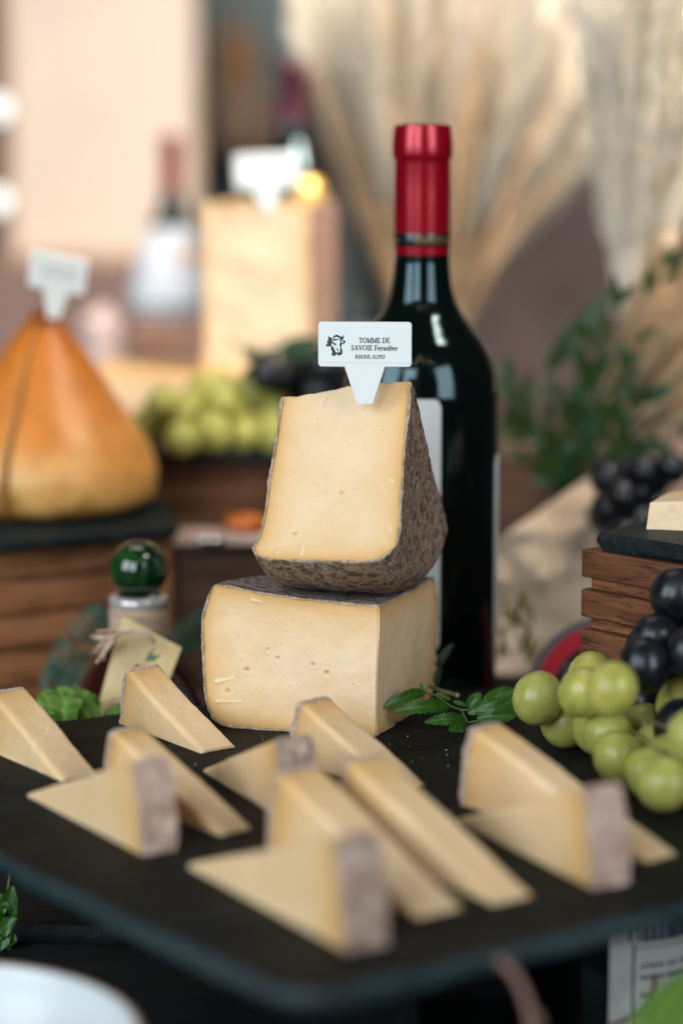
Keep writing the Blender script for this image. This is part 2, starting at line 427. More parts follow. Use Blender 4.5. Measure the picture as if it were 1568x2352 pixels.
blackbox(-5, 3, 90, 108, -16, -.8, 'black box under the large slate board, in its shadow')
blackbox(-2, 14, 115, 138, -16, -3.5, 'low black box under the red capped wine bottle')
slab('slate_tile', [(-30, 74), (-3, 80), (-3.5, 101.5), (-30, 103)], -9.6, -8.6, SLATE2, 'dark pitted slate tile below the left edge of the big board', 'slate tile', .05, 5.0, 30)
slab('slate_tile', [(-30, 103.3), (-3.4, 101.9), (-3, 125), (-30, 126)], -9.0, -8.0, SLATE2, 'dark slate tile with a pale front edge, under the herb leaves', 'slate tile', .03, 6.0, 30)
V, F = box(-28, -5, 77, 124, -16, -9.62, .1); o = mesh('display_box', V, F, BLACK, loc=(-16, 100, -16), smooth=False)
tag(o, 'black plinth under the two dark slate tiles', 'display box')

# ------------------------------------------------------------------ cheese wedges
def resample(pts, n):
    p = np.array(smoothprof(pts, 10)); d = np.r_[0, np.cumsum(np.linalg.norm(np.diff(p, axis=0), axis=1))]
    s = np.linspace(0, d[-1], n + 1); return np.c_[np.interp(s, d, p[:, 0]), np.interp(s, d, p[:, 1])]
def coons(Lc, Rc, Bc, Tc):
    """Lc,Rc sampled over v (tip->outer), Bc outer edge over u, Tc tip edge over u -> function(u,v)"""
    def at(C, t): 
        s = np.clip(t, 0, 1)*(len(C) - 1); i = np.minimum(s.astype(int), len(C) - 2); f = (s - i)[:, None]; return C[i]*(1 - f) + C[i + 1]*f
    def f(u, v):
        U = u[:, None]; Vv = v[:, None]
        return ((1 - U)*at(Lc, v) + U*at(Rc, v) + (1 - Vv)*at(Tc, u) + Vv*at(Bc, u)
                - ((1 - U)*(1 - Vv)*Lc[0] + U*(1 - Vv)*Rc[0] + (1 - U)*Vv*Lc[-1] + U*Vv*Rc[-1]))
    return f
def wedge(t, left, bottom, right, th0, th1, Rfun, warp, pits, flakes, rt, rmat, seed, nu=120, nv=170, rindseg=(1, 1)):
    """profile in (h, r): left side tip->corner, bottom corner->corner, right side tip->corner; swept through th0..th1"""
    cen = np.array([(left[0][0] + right[0][0])/2, left[-1][1]*.55])
    def inset(pts, side):
        p = np.array(pts, float).copy()
        if side == 'L': p[:, 0] += rt; p[-1, 1] -= rt
        if side == 'R': p[:, 0] -= rt; p[-1, 1] -= rt
        if side == 'B': p[:, 1] -= rt; p[0, 0] += rt; p[-1, 0] -= rt
        return p
    Lo, Bo, Ro = resample(left, 60), resample(bottom, 60), resample(right, 60)
    Li, Bi, Ri = resample(inset(left, 'L'), 60), resample(inset(bottom, 'B'), 60), resample(inset(right, 'R'), 60)
    Ti = np.linspace(Li[0], Ri[0], 61)
    cf = coons(Li, Ri, Bi, Ti)
    rindpoly = np.r_[Li, Bi, Ri[::-1]]
    def pos(h, r, th):
        R = r*(1 + (Rfun(th) - 1)*np.clip(r/8, 0, 1))
        X = np.c_[h, R*np.sin(th), R*np.cos(th)]
        return warp(X)
    nw = 22
    def f(u, v, w_):
        q = cf(u, v); th = th0 + (th1 - th0)*w_; return pos(q[:, 0], q[:, 1], th)
    V, F, uvw = hexbody(f, nu, nv, nw)
    q = cf(uvw[:, 0], uvw[:, 1])
    rd = np.full(len(q), 9.0)
    for k in range(0, len(rindpoly)): rd = np.minimum(rd, np.hypot(q[:, 0] - rindpoly[k, 0], q[:, 1] - rindpoly[k, 1]))
    rd2 = np.maximum(rd, 0)
    # knife surface: gentle waves, grain and pits on the two cut faces
    pit = np.zeros(len(V)); flk = np.zeros(len(V))
    for k, wv in ((0, 0.0), (1, 1.0)):
        sel = np.where(uvw[:, 2] == wv)[0]
        th = th0 if k == 0 else th1
        nrm = (pos(q[sel, 0], q[sel, 1], np.full(len(sel), th + .01)) - pos(q[sel, 0], q[sel, 1], np.full(len(sel), th)))
        nrm /= np.maximum(np.linalg.norm(nrm, axis=1), 1e-6)[:, None]
        if k == 0: nrm = -nrm
        d = np.array([.10*fbm((a, b, 0), .22, 2, seed + k) + .020*fbm((a, b, 0), 1.4, 3, seed) + .007*fbm((a, b, 0), 7, 2, seed) for a, b in q[sel]])
        inner = np.clip(rd2[sel]/.5, 0, 1)
        d = d*(0.35 + .65*inner)
        for (ph, pr, rad, dep, kk) in pits:
            if kk != k: continue
            jit = 1 + .35*np.array([fbm((a, b, 0), 5, 2, seed + ph) for a, b in q[sel]]) if rad > .09 else 1
            g = np.exp(-((q[sel, 0] - ph)**2 + (q[sel, 1] - pr)**2)/(rad*jit)**2*1.2)
            d -= dep*g; pit[sel] = np.maximum(pit[sel], g)
            ring = np.exp(-((np.hypot(q[sel, 0] - ph, q[sel, 1] - pr) - rad*1.7)/(rad*.6))**2); d += .012*ring
        for (h0, r0, h1, r1, wd, kk) in flakes:
            if kk != k: continue
            ax = np.array([h1 - h0, r1 - r0]); L = np.hypot(*ax); ax /= L
            s = (q[sel] - np.array([h0, r0]))@ax/L; e = np.abs((q[sel] - np.array([h0, r0]))@np.array([-ax[1], ax[0]]))
            g = np.where((s > 0) & (s < 1), np.clip(1 - e/(wd*(1 - s)*1.0 + .02), 0, 1), 0)*.7
            d += .07*np.minimum(g*2, 1)*(1 - s.clip(0, 1)*.5); flk[sel] = np.maximum(flk[sel], np.minimum(g*2, .8))
        V[sel] += nrm*d[:, None]
    # tip edge slightly worn
    sel = np.where(uvw[:, 1] < .012)[0]
    V[sel, 2] += (t.get('tipdir', 1))*.05*nz(V[sel], 2.2, 3, seed)
    mesh('paste', V, F, PASTE, t['o'], smooth=True, auto=38, attrs={'rd': rd2, 'pit': pit, 'flake': flk})
    # rind shell: a band round left, bottom and right of the profile
    Po = np.r_[Lo, Bo[1:], Ro[::-1][1:]]; Pi = np.r_[Li, Bi[1:], Ri[::-1][1:]]
    M_ = 260; s = np.linspace(0, len(Po) - 1, M_ + 1); i0 = np.minimum(s.astype(int), len(Po) - 2); fr = (s - i0)[:, None]
    Po = Po[i0]*(1 - fr) + Po[i0 + 1]*fr; Pi = Pi[i0]*(1 - fr) + Pi[i0 + 1]*fr
    def fr_(u, v, w_):
        i = np.rint(u*M_).astype(int); j = v[:, None]
        tk = np.array([1 + .35*fbm((a*9, b*2, 0), 1.0, 3, seed) for a, b in zip(u, w_)])[:, None]
        qq = Pi[i]*(1 - j) + Po[i]*j + (Po[i] - Pi[i])*(tk - 1)*j*.9
        e0 = (w_ < 1e-6); e1 = (w_ > 1 - 1e-6)
        rag = np.array([fbm((a*30, b, c_), 1.0, 4, seed + 3) for a, b, c_ in zip(u, v, w_)])
        th = th0 + (th1 - th0)*w_
        rr = np.maximum(qq[:, 1], .25)
        th = th + np.where(e0, -1, 0)*(.035 + .10*rag)/rr*(qq[:, 1] > .3) + np.where(e1, 1, 0)*(.035 + .10*rag)/rr*(qq[:, 1] > .3)
        return pos(qq[:, 0], qq[:, 1], th)
    V, F, uvw = hexbody(fr_, M_, 2, 70)
    out = (uvw[:, 1] > .99)
    i = np.rint(uvw[:, 0]*M_).astype(int)
    o_ = Po[i] - Pi[i]; th = th0 + (th1 - th0)*uvw[:, 2]
    dirn = np.c_[o_[:, 0], o_[:, 1]*np.sin(th), o_[:, 1]*np.cos(th)]; dirn /= np.maximum(np.linalg.norm(dirn, axis=1), 1e-6)[:, None]
    disp = .055*nz(V, .9, 4, seed) + .03*nz(V, 4.5, 3, seed)
    V = V + dirn*(disp*out)[:, None]
    cut = ((uvw[:, 2] < 1e-6) | (uvw[:, 2] > 1 - 1e-6)).astype(float)*np.where(out, .25, 1.0)
    mesh('rind', V, F, rmat, t['o'], smooth=True, auto=50, attrs={'cut': cut})

# lower block: wheel axis vertical, tip towards the camera
tip = G(866, 1694, 0)
t = thing('cheese_wedge', 'wide block of cheese with grey rind on top, the lower one of the stack', 'cheese', (tip[0], tip[1], 0))
# local frame: h -> -z.. profile h runs up (0 bottom, 6 top); r outward
def warp_low(X):      # X = (h, R sin th, R cos th) ; th=0 -> straight away from the camera
    h = X[:, 0]; x = X[:, 1]; y = X[:, 2]
    k = h/6.0
    x = x + .10*(k - .5); y = y + .12*k
    return np.c_[x, y, h + k*(-.045*y + .055*np.maximum(-x, 0)) + .04*np.sin(x*.8)*(h > 3)]
wedge({'o': t}, [(0.02, .05), (0.0, 3), (.0, 5.6), (.06, 7.0), (.35, 7.6)], [(.35, 7.6), (1.2, 7.95), (3.2, 8.1), (4.6, 8.15), (5.3, 8.0)],
      [(6.0, .05), (6.02, 3), (6.05, 5.2), (6.2, 6.9), (6.2, 7.5), (5.85, 7.75), (5.3, 8.0)], R_(-75), R_(20.5), lambda th: 1.0 + .02*np.cos(th), warp_low,
      [(3.2, 4.6, .09, .10, 0), (3.55, 5.05, .07, .08, 0), (2.6, 6.0, .10, .12, 0), (3.1, 2.95, .09, .12, 0), (2.75, 2.3, .10, .14, 0), (1.6, 6.9, .11, .1, 0), (4.9, 3.1, .04, .05, 0),
       (3.8, 4.4, .05, .05, 0), (3.0, 6.3, .04, .05, 0), (5.0, 6.6, .04, .04, 0), (4.0, 6.4, .04, .04, 0), (1.0, 5.3, .04, .05, 0), (2.0, 4.0, .05, .05, 0), (4.2, 1.9, .04, .04, 0), (2.3, 1.1, .05, .05, 0), (1.4, 3.3, .04, .05, 0),
       (4.1, 2.5, .05, .04, 1), (3.0, 5.0, .05, .04, 1), (5.1, 4.0, .04, .04, 1), (2.2, 3.2, .04, .04, 1)],
      [(1.95, 7.5, 2.2, 6.6, .10, 0), (1.1, 7.45, 1.2, 6.2, .06, 0), (5.65, 5.9, 5.6, 5.3, .10, 0)], .10, RIND_TOP, 11.0, 110, 140)

# upper wedge: wheel axis lies across the picture, rind side down
PHI = R_(12.8)
contact_z = 6.03
TIPZ = 15.25
t = thing('cheese_wedge', 'tall upright cheese wedge balanced on the block, white tag in its top', 'cheese', (.42, 108.0, contact_z))
def warp_up(X):       # local h 0..6.1 along the axis; R sin th depth (+ away), R cos th downwards
    h = X[:, 0] - 3.05; d = X[:, 1]; dn = X[:, 2]
    up = (TIPZ - contact_z) - dn
    f = np.clip(1 - dn/8.7, 0, 1)
    up = up + (h/6.1)*.85*f + .10*np.sin(h*1.1 + .6)*f
    x = h*math.cos(PHI) + d*math.sin(PHI) - .26*f + .22*(1 - f) + .075*np.maximum(d, 0)
    y = -h*math.sin(PHI) + d*math.cos(PHI)
    return np.c_[x, y, up]
wedge({'o': t}, [(.12, .05), (.05, 2.2), (-.02, 4.5), (-.08, 6.4), (-.18, 7.4), (-.42, 8.15)], [(-.42, 8.15), (-.1, 8.55), (.7, 8.72), (3.0, 8.8), (4.9, 8.78), (5.6, 8.45)],
      [(6.12, .05), (6.1, 2.5), (6.1, 5.0), (6.15, 6.8), (6.12, 7.7), (5.95, 8.15), (5.6, 8.45)], R_(-36), R_(33.5), lambda th: .985 + .06*np.cos(th*2.2).clip(-1, 1) + .205*np.maximum(0, np.sin(th)), warp_up,
      [(3.35, 5.35, .10, .12, 0), (1.45, 7.25, .10, .16, 0), (1.2, 6.95, .04, .06, 0), (1.9, 1.4, .05, .06, 0), (3.1, 1.8, .03, .04, 0), (3.5, 3.0, .04, .04, 0), (1.1, 4.1, .05, .05, 0), (4.2, 1.6, .04, .05, 0),
       (2.1, 4.8, .03, .04, 0), (4.5, 3.6, .03, .03, 0), (4.0, 5.2, .04, .04, 0), (2.6, 6.4, .03, .03, 0), (4.3, 7.0, .03, .03, 0), (1.6, 2.9, .03, .04, 0), (5.0, 2.4, .04, .04, 0)],
      [(1.85, 8.5, 1.95, 7.5, .13, 0), (.75, 8.35, 1.0, 7.6, .07, 0), (5.7, 4.9, 5.35, 4.75, .12, 0), (2.05, 1.0, 2.35, .05, .03, 0), (5.75, 7.3, 5.6, 6.9, .1, 0)], .11, RIND, 23.0, 122, 174)

# ------------------------------------------------------------------ lettering (strokes with serifs)
def gl():
    g = {}
    sf = .09
    def s(*seg): return list(seg)
    k, n = .20, .115     # thick and thin strokes
    g['T'] = (.72, [(.36, 0, .36, 1, k), (.02, .96, .70, .96, n), (.04, 1, .04, .78, n), (.68, 1, .68, .78, n), (.22, .03, .50, .03, n)])
    g['I'] = (.42, [(.21, 0, .21, 1, k), (.05, .97, .37, .97, n), (.05, .03, .37, .03, n)])
    g['L'] = (.68, [(.18, 0, .18, 1, k), (.03, .97, .35, .97, n), (.03, .03, .62, .03, n), (.61, .0, .63, .26, n)])
    g['E'] = (.70, [(.18, 0, .18, 1, k), (.03, .97, .60, .97, n), (.03, .03, .64, .03, n), (.2, .5, .48, .5, n), (.60, 1, .60, .76, n), (.63, 0, .65, .26, n), (.48, .4, .48, .6, n)])
    g['F'] = (.66, [(.18, 0, .18, 1, k), (.03, .97, .60, .97, n), (.03, .03, .36, .03, n), (.2, .5, .48, .5, n), (.60, 1, .60, .76, n), (.48, .4, .48, .6, n)])
    g['H'] = (.84, [(.18, 0, .18, 1, k), (.66, 0, .66, 1, k), (.18, .5, .66, .5, n)] + [(x - .15, y, x + .15, y, n) for x in (.18, .66) for y in (.03, .97)])
    g['M'] = (.98, [(.16, 0, .16, 1, n), (.82, 0, .82, 1, k), (.18, .97, .48, .06, k), (.48, .06, .80, .97, n), (.03, .03, .29, .03, n), (.66, .03, .96, .03, n), (.02, .97, .2, .97, n), (.8, .97, .96, .97, n)])
    g['N'] = (.86, [(.16, 0, .16, 1, n), (.70, 0, .70, 1, n), (.16, .98, .70, .04, k), (.02, .03, .3, .03, n), (.56, .97, .84, .97, n), (.02, .97, .2, .97, n)])
    g['A'] = (.84, [(.14, .02, .42, .98, n), (.42, .98, .70, .02, k), (.24, .34, .6, .34, n), (.02, .03, .26, .03, n), (.56, .03, .82, .03, n)])
    g['V'] = (.84, [(.14, .98, .42, .02, k), (.42, .02, .70, .98, n), (.02, .97, .28, .97, n), (.58, .97, .82, .97, n)])
    g['U'] = (.84, [(.18, 1, .18, .28, k), (.18, .28, .28, .06, k), (.28, .06, .52, .03, n), (.52, .03, .66, .24, n), (.66, .24, .66, 1, n), (.04, .97, .32, .97, n), (.54, .97, .8, .97, n)])
    def arc(cx, cy, rx, ry, a0, a1, wf, m_=9):
        o = []
        for i in range(m_):
            t0, t1 = R_(a0 + (a1 - a0)*i/m_), R_(a0 + (a1 - a0)*(i + 1)/m_); tm = (t0 + t1)/2
            o.append((cx + rx*math.cos(t0), cy + ry*math.sin(t0), cx + rx*math.cos(t1), cy + ry*math.sin(t1), n + (k - n)*wf(tm)))
        return o
    ab = lambda t_: abs(math.cos(t_))
    g['O'] = (.86, arc(.42, .5, .33, .47, 0, 360, ab, 14))
    g['C'] = (.80, arc(.43, .5, .33, .47, 45, 315, ab, 12) + [(.68, .97, .68, .7, n)])
    g['D'] = (.82, [(.18, 0, .18, 1, k), (.03, .97, .36, .97, n), (.03, .03, .36, .03, n)] + arc(.34, .5, .36, .47, -90, 90, ab, 9))
    g['P'] = (.70, [(.18, 0, .18, 1, k), (.03, .97, .34, .97, n), (.03, .03, .34, .03, n), (.2, .46, .34, .46, n)] + arc(.34, .715, .24, .255, -90, 90, ab, 7))
    g['R'] = (.80, [(.18, 0, .18, 1, k), (.03, .97, .34, .97, n), (.03, .03, .34, .03, n), (.2, .48, .34, .48, n), (.36, .48, .66, .03, k), (.6, .03, .78, .03, n)] + arc(.34, .725, .22, .245, -90, 90, ab, 7))
    g['S'] = (.64, arc(.31, .73, .21, .23, 40, 200, lambda t_: .3, 6) + [(.12, .66, .50, .36, k)] + arc(.31, .27, .22, .23, -160, 30, lambda t_: .4, 7) + [(.53, .97, .53, .74, n), (.08, .03, .08, .28, n)])
    g['e'] = (.58, arc(.28, .31, .21, .29, 0, 310, ab, 10) + [(.08, .33, .48, .33, n)])
    g['è'] = (.58, g['e'][1] + [(.18, .92, .34, .72, k*.8)])
    g['r'] = (.48, [(.15, 0, .15, .6, k), (.03, .03, .30, .03, n), (.03, .58, .15, .58, n), (.17, .42, .30, .58, n), (.30, .56, .42, .52, k*.9)])
    g['m'] = (.95, [(x, 0, x, .56, k*.95) for x in (.16, .47, .78)] + [(x - .12, .03, x + .12, .03, n) for x in (.16, .47, .78)] + [(.18, .45, .34, .59, n), (.34, .59, .47, .5, n), (.5, .45, .64, .59, n), (.64, .59, .78, .5, n), (.03, .58, .16, .58, n)])
    g['i'] = (.34, [(.17, 0, .17, .6, k), (.04, .03, .30, .03, n), (.05, .58, .17, .58, n), (.17, .78, .17, .92, k)])
    g['-'] = (.36, [(.05, .36, .31, .36, .09)])
    g[' '] = (.34, [])
    return g
GL = gl()
def text_strokes(txt, cx, cy, h, squeeze=1.0):
    wd = sum(GL[c][0] for c in txt)*h*squeeze; x = cx - wd/2; out = []
    for c in txt:
        for (x0, y0, x1, y1, wt) in GL[c][1]: out.append((x + x0*h*squeeze, cy + y0*h, x + x1*h*squeeze, cy + y1*h, wt*h))
        x += GL[c][0]*h*squeeze
    return out
def strokes_mesh(strokes, z, conv=None):
    V = []; F = []
    for i, (x0, y0, x1, y1, wt) in enumerate(strokes):
        d = np.array([x1 - x0, y1 - y0]); L = np.hypot(*d) + 1e-9; d /= L; nn = np.array([-d[1], d[0]])*wt/2; d = d*wt*.22
        a = np.array([x0, y0]) - d; b = np.array([x1, y1]) + d; zz = z + (i % 7)*.0004
        q = [a - nn, b - nn, b + nn, a + nn]; bi = len(V)
        V += [(p[0], p[1], zz) for p in q]; F.append((bi, bi + 1, bi + 2, bi + 3))
    V = np.array(V)
    return (conv(V) if conv else V), F

# ------------------------------------------------------------------ price tags
def tag_outline(w_, h_, r, stem_w, stem_b, stem_l, n=6):
    """plate with rounded corners and a tapered spike, clockwise from lower left, in x,y"""
    p = []
    for (cx, cy, a0) in ((-w_/2 + r, r, 180), (w_/2 - r, r, 270), (w_/2 - r, h_ - r, 0), (-w_/2 + r, h_ - r, 90)):
        if a0 == 270: p += [(-stem_w/2, 0), (-stem_b/2, -stem_l), (stem_b/2, -stem_l), (stem_w/2, 0)]
        for i in range(n + 1):
            a = R_(a0 + 90*i/n); p.append((cx + r*math.cos(a), cy + r*math.sin(a)))
    return p
def make_tag(label, loc, rot, w_, h_, stem, lines, cow=True, marks=(), th=.16, name='cheese_tag'):
    t = thing(name, label, 'tag', loc, rot=rot)
    ol = tag_outline(w_, h_, .16, stem[0], stem[1], stem[2]); K = len(ol)
    V = []; F = []
    for (z, ins) in ((0, 0.0), (th*.8, 0.0), (th, .03)):
        for (x, y) in ol:
            cx, cy = (0, h_/2); dx, dy = (x - cx), (y - cy)
            V.append((x - np.sign(dx)*ins, y - (np.sign(dy)*ins if y > -.01 else 0), z))
    for l in range(2):
        for i in range(K): F.append((l*K + i, l*K + (i + 1) % K, (l + 1)*K + (i + 1) % K, (l + 1)*K + i))
    # front and back split into plate and spike so that no face is concave
    sp = [i for i, q in enumerate(ol) if abs(q[0]) <= stem[0]/2 + 1e-6 and q[1] <= 1e-6]
    i0 = sp[0]
    spike = sp[:4]; plate = [i for i in range(K) if i not in (spike[1], spike[2])]
    F.append(tuple(2*K + i for i in plate)); F.append(tuple(2*K + i for i in spike))
    F.append(tuple(reversed(plate))); F.append(tuple(reversed(spike)))
    mesh('plate', V, F, WHITE, t, smooth=False)
    # slightly raised panel between the two bevelled bars
    V, F = box(-w_/2 + .02, w_/2 - .02, .17, h_ - .17, th - .01, th + .018, .015); mesh('raised_panel', V, F, WHITE, t, smooth=False)
    zt = th + .022
    for (txt, x, y, hh, sq) in lines:
        V, F = strokes_mesh(text_strokes(txt, x, y, hh, sq), zt); mesh('lettering', V, F, INK, t, smooth=False)
    if marks:
        st = []
        for yy in marks:
            x = -w_*.3
            while x < w_*.3: st.append((x, yy, x + .22, yy, .16)); x += .34
        V, F = strokes_mesh(st, zt); mesh('faint_print', V, F, plain('faint_print', (.35, .42, .44), .7), t, smooth=False)
    if cow:
        # cow-head emblem traced as small prints: (zoom px -> cm)
        def cv(pts): return [((x - 745)/1290*w_, (435 - y)/1290*w_ + h_/2) for x, y in pts]
        dark = [[(240, 320), (262, 335), (296, 350), (300, 378), (268, 392), (240, 372)],
                [(296, 350), (322, 312), (372, 300), (400, 325), (400, 350), (370, 325), (330, 330), (308, 352)],
                [(400, 320), (430, 330), (456, 305), (456, 345), (440, 372), (412, 372), (396, 350)],
                [(240, 372), (296, 385), (300, 420), (268, 440), (232, 430), (222, 400)],
                [(205, 444), (232, 430), (268, 440), (290, 432), (280, 462), (240, 466), (205, 460)],
                [(440, 368), (470, 380), (482, 402), (460, 425), (430, 435), (430, 420), (458, 410), (462, 395), (440, 385)],
                [(398, 350), (424, 372), (430, 430), (420, 470), (400, 470), (396, 440), (412, 400)],
                [(306, 358), (392, 360), (386, 372), (350, 376), (338, 386), (316, 376), (306, 392)],
                [(300, 395), (330, 415), (356, 432), (350, 446), (322, 446), (312, 425), (300, 415)],
                [(276, 462), (300, 455), (326, 500), (340, 535), (360, 548), (352, 575), (335, 595), (295, 594), (286, 560), (298, 540), (282, 515)],
                [(406, 470), (424, 480), (436, 520), (436, 565), (412, 585), (378, 588), (356, 570), (366, 545), (392, 550), (410, 535)],
                [(352, 486), (370, 495), (386, 520), (378, 532), (362, 515)], [(336, 462), (344, 468), (340, 482)]]
        mb = MB()
        for i, pl in enumerate(dark):
            q = cv(pl); c = np.mean(q, axis=0); z = zt + (i % 5)*.0005
            mb.add([(c[0], c[1], z)] + [(a, b, z) for a, b in q], [(0, 1 + j, 1 + (j + 1) % len(q)) for j in range(len(q))])
        mb.obj('cow_emblem', INK, t, smooth=False)
    return t
tw = 4.12
c0 = P(838, 842, 106.3)
make_tag('white tag reading TOMME DE SAVOIE with a cow head, spiked into the upper wedge', c0, (R_(90), 0, R_(-4)) , tw, 1.98, (1.78, .74, 1.62),
         [('TOMME DE', .42, 1.06, .225, 1.0), ('SAVOIE Fermière', .42, .735, .225, .98), ('RHONE-ALPES', .24, .37, .165, 1.0)])

# ------------------------------------------------------------------ cheese slices on the slate
def slice_piece(label, tipxy, udir, R, h, th, rmat=RIND_S, seed=1.0, flip=False):
    """slab of a wheel sector standing on one cut side; udir points from tip to rind on the board"""
    u = np.array([udir[0], udir[1], 0.0]); u /= np.linalg.norm(u); n = np.array([-u[1], u[0], 0.0])
    if n[0] < 0: n = -n
    al = math.asin(h/R); rt = .22; seed = seed*3.7
    t = thing('cheese_slice', label, 'cheese slice', (tipxy[0], tipxy[1], .01), group=None)
    r0 = .28
    th = th*.93
    tn = lambda a: (np.sin(a))[:, None]*(-u) + (np.cos(a))[:, None]*np.array([0, 0, 1])
    def pos(hh, r, a, rr=.24):
        a = np.asarray(a); hh = np.asarray(hh, float).copy()
        e1 = np.minimum(hh, th - hh).clip(0, None); e2 = (r*(al*1.0 - a)).clip(0, None)
        dx = (rr - e1).clip(0, None); dy = (rr - e2).clip(0, None); both = (dx > 0) & (dy > 0)
        k = np.where(both, np.maximum(dx, dy)/np.maximum(np.hypot(dx, dy), 1e-6), 1.0)
        hh = hh + np.sign(th/2 - hh)*(-1)*(-1)*np.where(both, dx*(1 - k), 0)
        dn = np.where(both, dy*(1 - k), 0)
        wob = .04*np.sin(r*.9 + seed)*(a > .02)
        q = (r*np.cos(a))[:, None]*u + (r*np.sin(a))[:, None]*np.array([0, 0, 1]) + (hh + wob)[:, None]*n - dn[:, None]*tn(a)
        return q
    def f(a_, b, c):
        return pos(a_*th, r0 + (R - rt - r0)*b, al*c)
    V, F, uvw = hexbody(f, 26, 80, 34)
    cc = V.mean(0)
    d = np.array([.05*fbm(v, .4, 3, seed) + .022*fbm(v, 2.2, 3, seed) + .010*fbm(v, 6, 2, seed) for v in V])
    for q in range(7):                      # eyes and nicks left by the knife
        c_ = V[rng.integers(0, len(V))]; rr_ = rng.uniform(.07, .16); d -= rng.uniform(.05, .12)*np.exp(-((V - c_)**2).sum(1)/rr_**2)
    dirs = (V - cc)*np.array([1, 1, 1.6]); dirs /= np.linalg.norm(dirs, axis=1)[:, None]
    lift = (uvw[:, 2] > .02)
    V = V + dirs*(d*lift)[:, None]
    rd = (1 - uvw[:, 1])*(R - rt - r0) + .02
    mesh('paste', V, F, PASTE, t, auto=60, attrs={'rd': np.clip(np.minimum(rd*.36 + .03, .95) + .22*nz(V, .35, 2, seed + 1), .05, 3), 'pit': np.zeros(len(V)), 'flake': .35*np.clip(nz(V, 2.0, 3, seed + 9) - .25, 0, .5)})
    def g(a_, b, c):
        rr = R - rt + (rt + .05*np.sin(c*math.pi))*b
        return pos(th*a_, rr, al*c)
    V, F, uvw = hexbody(g, 26, 3, 40)
    nn = nz(V, 1.6, 4, seed)*.10 + nz(V, 6, 3, seed)*.04
    V = V + u*(nn*(uvw[:, 1] > .9))[:, None] - u*((.05 + .09*nz(V, 3.0, 3, seed + 2))*(uvw[:, 1] < .1))[:, None]
    side = ((uvw[:, 0] < .01) | (uvw[:, 0] > .99) | (uvw[:, 2] < .01) | (uvw[:, 2] > .99))
    V = V + (np.where(uvw[:, 0] < .01, -1, np.where(uvw[:, 0] > .99, 1, 0))*(.02 + .03*nz(V, 3, 2, seed)))[:, None]*n
    cut = np.where(uvw[:, 1] > .99, .0, 1.0)*np.where(side, .7, 0)
    V[:, 2] = np.maximum(V[:, 2], 0)
    mesh('rind', V, F, rmat, t, auto=60, attrs={'cut': cut})
    return t
def g2(px, py): q = G(px, py); return np.array([q[0], q[1]])
U0 = np.array([-.6, .8])
slice_piece('small slice cut off by the left edge, its rind end away from the viewer', g2(150, 1798), U0, 6.9, 2.65, 1.95, seed=1)
slice_piece('small slice standing in front of the paper label of the ball stoppered bottle', (-5.93, 101.5), U0, 6.9, 2.65, 1.95, seed=2)
slice_piece('slice lying between the label side slice and the leftmost pink rind', g2(600, 1905) - np.array([.77, .64])*1.75, (-.64, .77), 8.1, 2.75, 1.7, seed=3)
slice_piece('slice in the middle whose tip points right, behind the nearest slice', g2(1080, 2090) - np.array([.82, .57])*2.1, (-.57, .82), 9.6, 3.25, 2.1, seed=4)
slice_piece('slice leaning close in front of the big block, farthest of the middle row', g2(858, 1800) + np.array([1.05, -1.7]), (-.66, .75), 6.9, 2.75, 1.85, seed=5)
slice_piece('long slice between the middle slice and the right hand pair, tip towards the viewer', g2(1240, 2060) - np.array([.8, .6])*1.95, (-.565, .825), 9.9, 3.25, 1.95, seed=6)
slice_piece('tall slice beside the green grapes, its far end near the fern leaves', (11.4, 85.7), (-.64, .77), 10.4, 3.3, 1.75, seed=7)
slice_piece('slice at the left with a broad pink rind facing the viewer', g2(55, 1825), (5.5, -8.4), 10.1, 3.55, 1.5, RIND_S, 8)
slice_piece('nearest slice of all, in the bottom middle with a mauve rind', g2(420, 1987), (6.05, -9.6), 11.3, 3.75, 1.7, RIND_SD, 9)
slice_piece('slice with a dark brown rind end, half hidden in the centre of the group', g2(460, 1768), (3.65, -7.5), 8.4, 3.15, 1.65, RIND_SD, 10)
slice_piece('slice with a pale pink rind overlapping the tall slice at the right', (4.35, 91.6), (.46, -.888), 10.0, 3.6, 1.6, RIND_S, 11)

# ------------------------------------------------------------------ wine bottle with red capsule
bx, by = 3.97, 120.0
t = thing('wine_bottle', 'black glass wine bottle with a red capsule, directly behind the cheese stack', 'bottle', (bx, by, -3.5))
body = [(0, .0), (3.3, 0), (3.75, .25), (3.86, .8), (3.86, 3), (3.86, 16.0), (3.83, 17.3), (3.62, 18.6), (3.10, 19.7), (2.48, 20.55), (1.90, 21.35), (1.56, 22.2), (1.40, 23.3), (1.36, 24.0), (1.36, 24.6)]
pr = smoothprof(body[4:], 6); prof = body[:4] + [tuple(q) for q in pr]
V, F = lathe(prof, 96); mesh('glass_body', V, F, BGLASS, t)
RED = N('red_capsule'); RED.p(Base_Color=(0.33, 0.002, 0.012), Roughness=.22, Metallic=.35, Specular_IOR_Level=.6); RED = RED.m
zc = 20.6 + 3.5
cp = [(1.375, zc), (1.385, zc + 1.2), (1.385, zc + 3), (1.375, zc + 4.5), (1.385, zc + 4.62), (1.47, zc + 4.7), (1.485, zc + 4.9), (1.48, zc + 5.5), (1.44, zc + 5.75), (1.43, zc + 6.05), (1.36, zc + 6.3), (1.1, zc + 6.36), (0, zc + 6.38)]
V, F = lathe(cp, 72); cap = mesh('capsule', V, F, RED, t, auto=60)
V, F = lathe([(1.39, zc + .42), (1.395, zc + .44), (1.398, zc + 1.05), (1.39, zc + 1.07)], 72)
mesh('black_band', V, F, plain('capsule_black', (0.004, 0.007, 0.009), .25), cap)
GOLD = plain('gold_print', (0.30, 0.16, 0.05), .5, Metallic=.3)
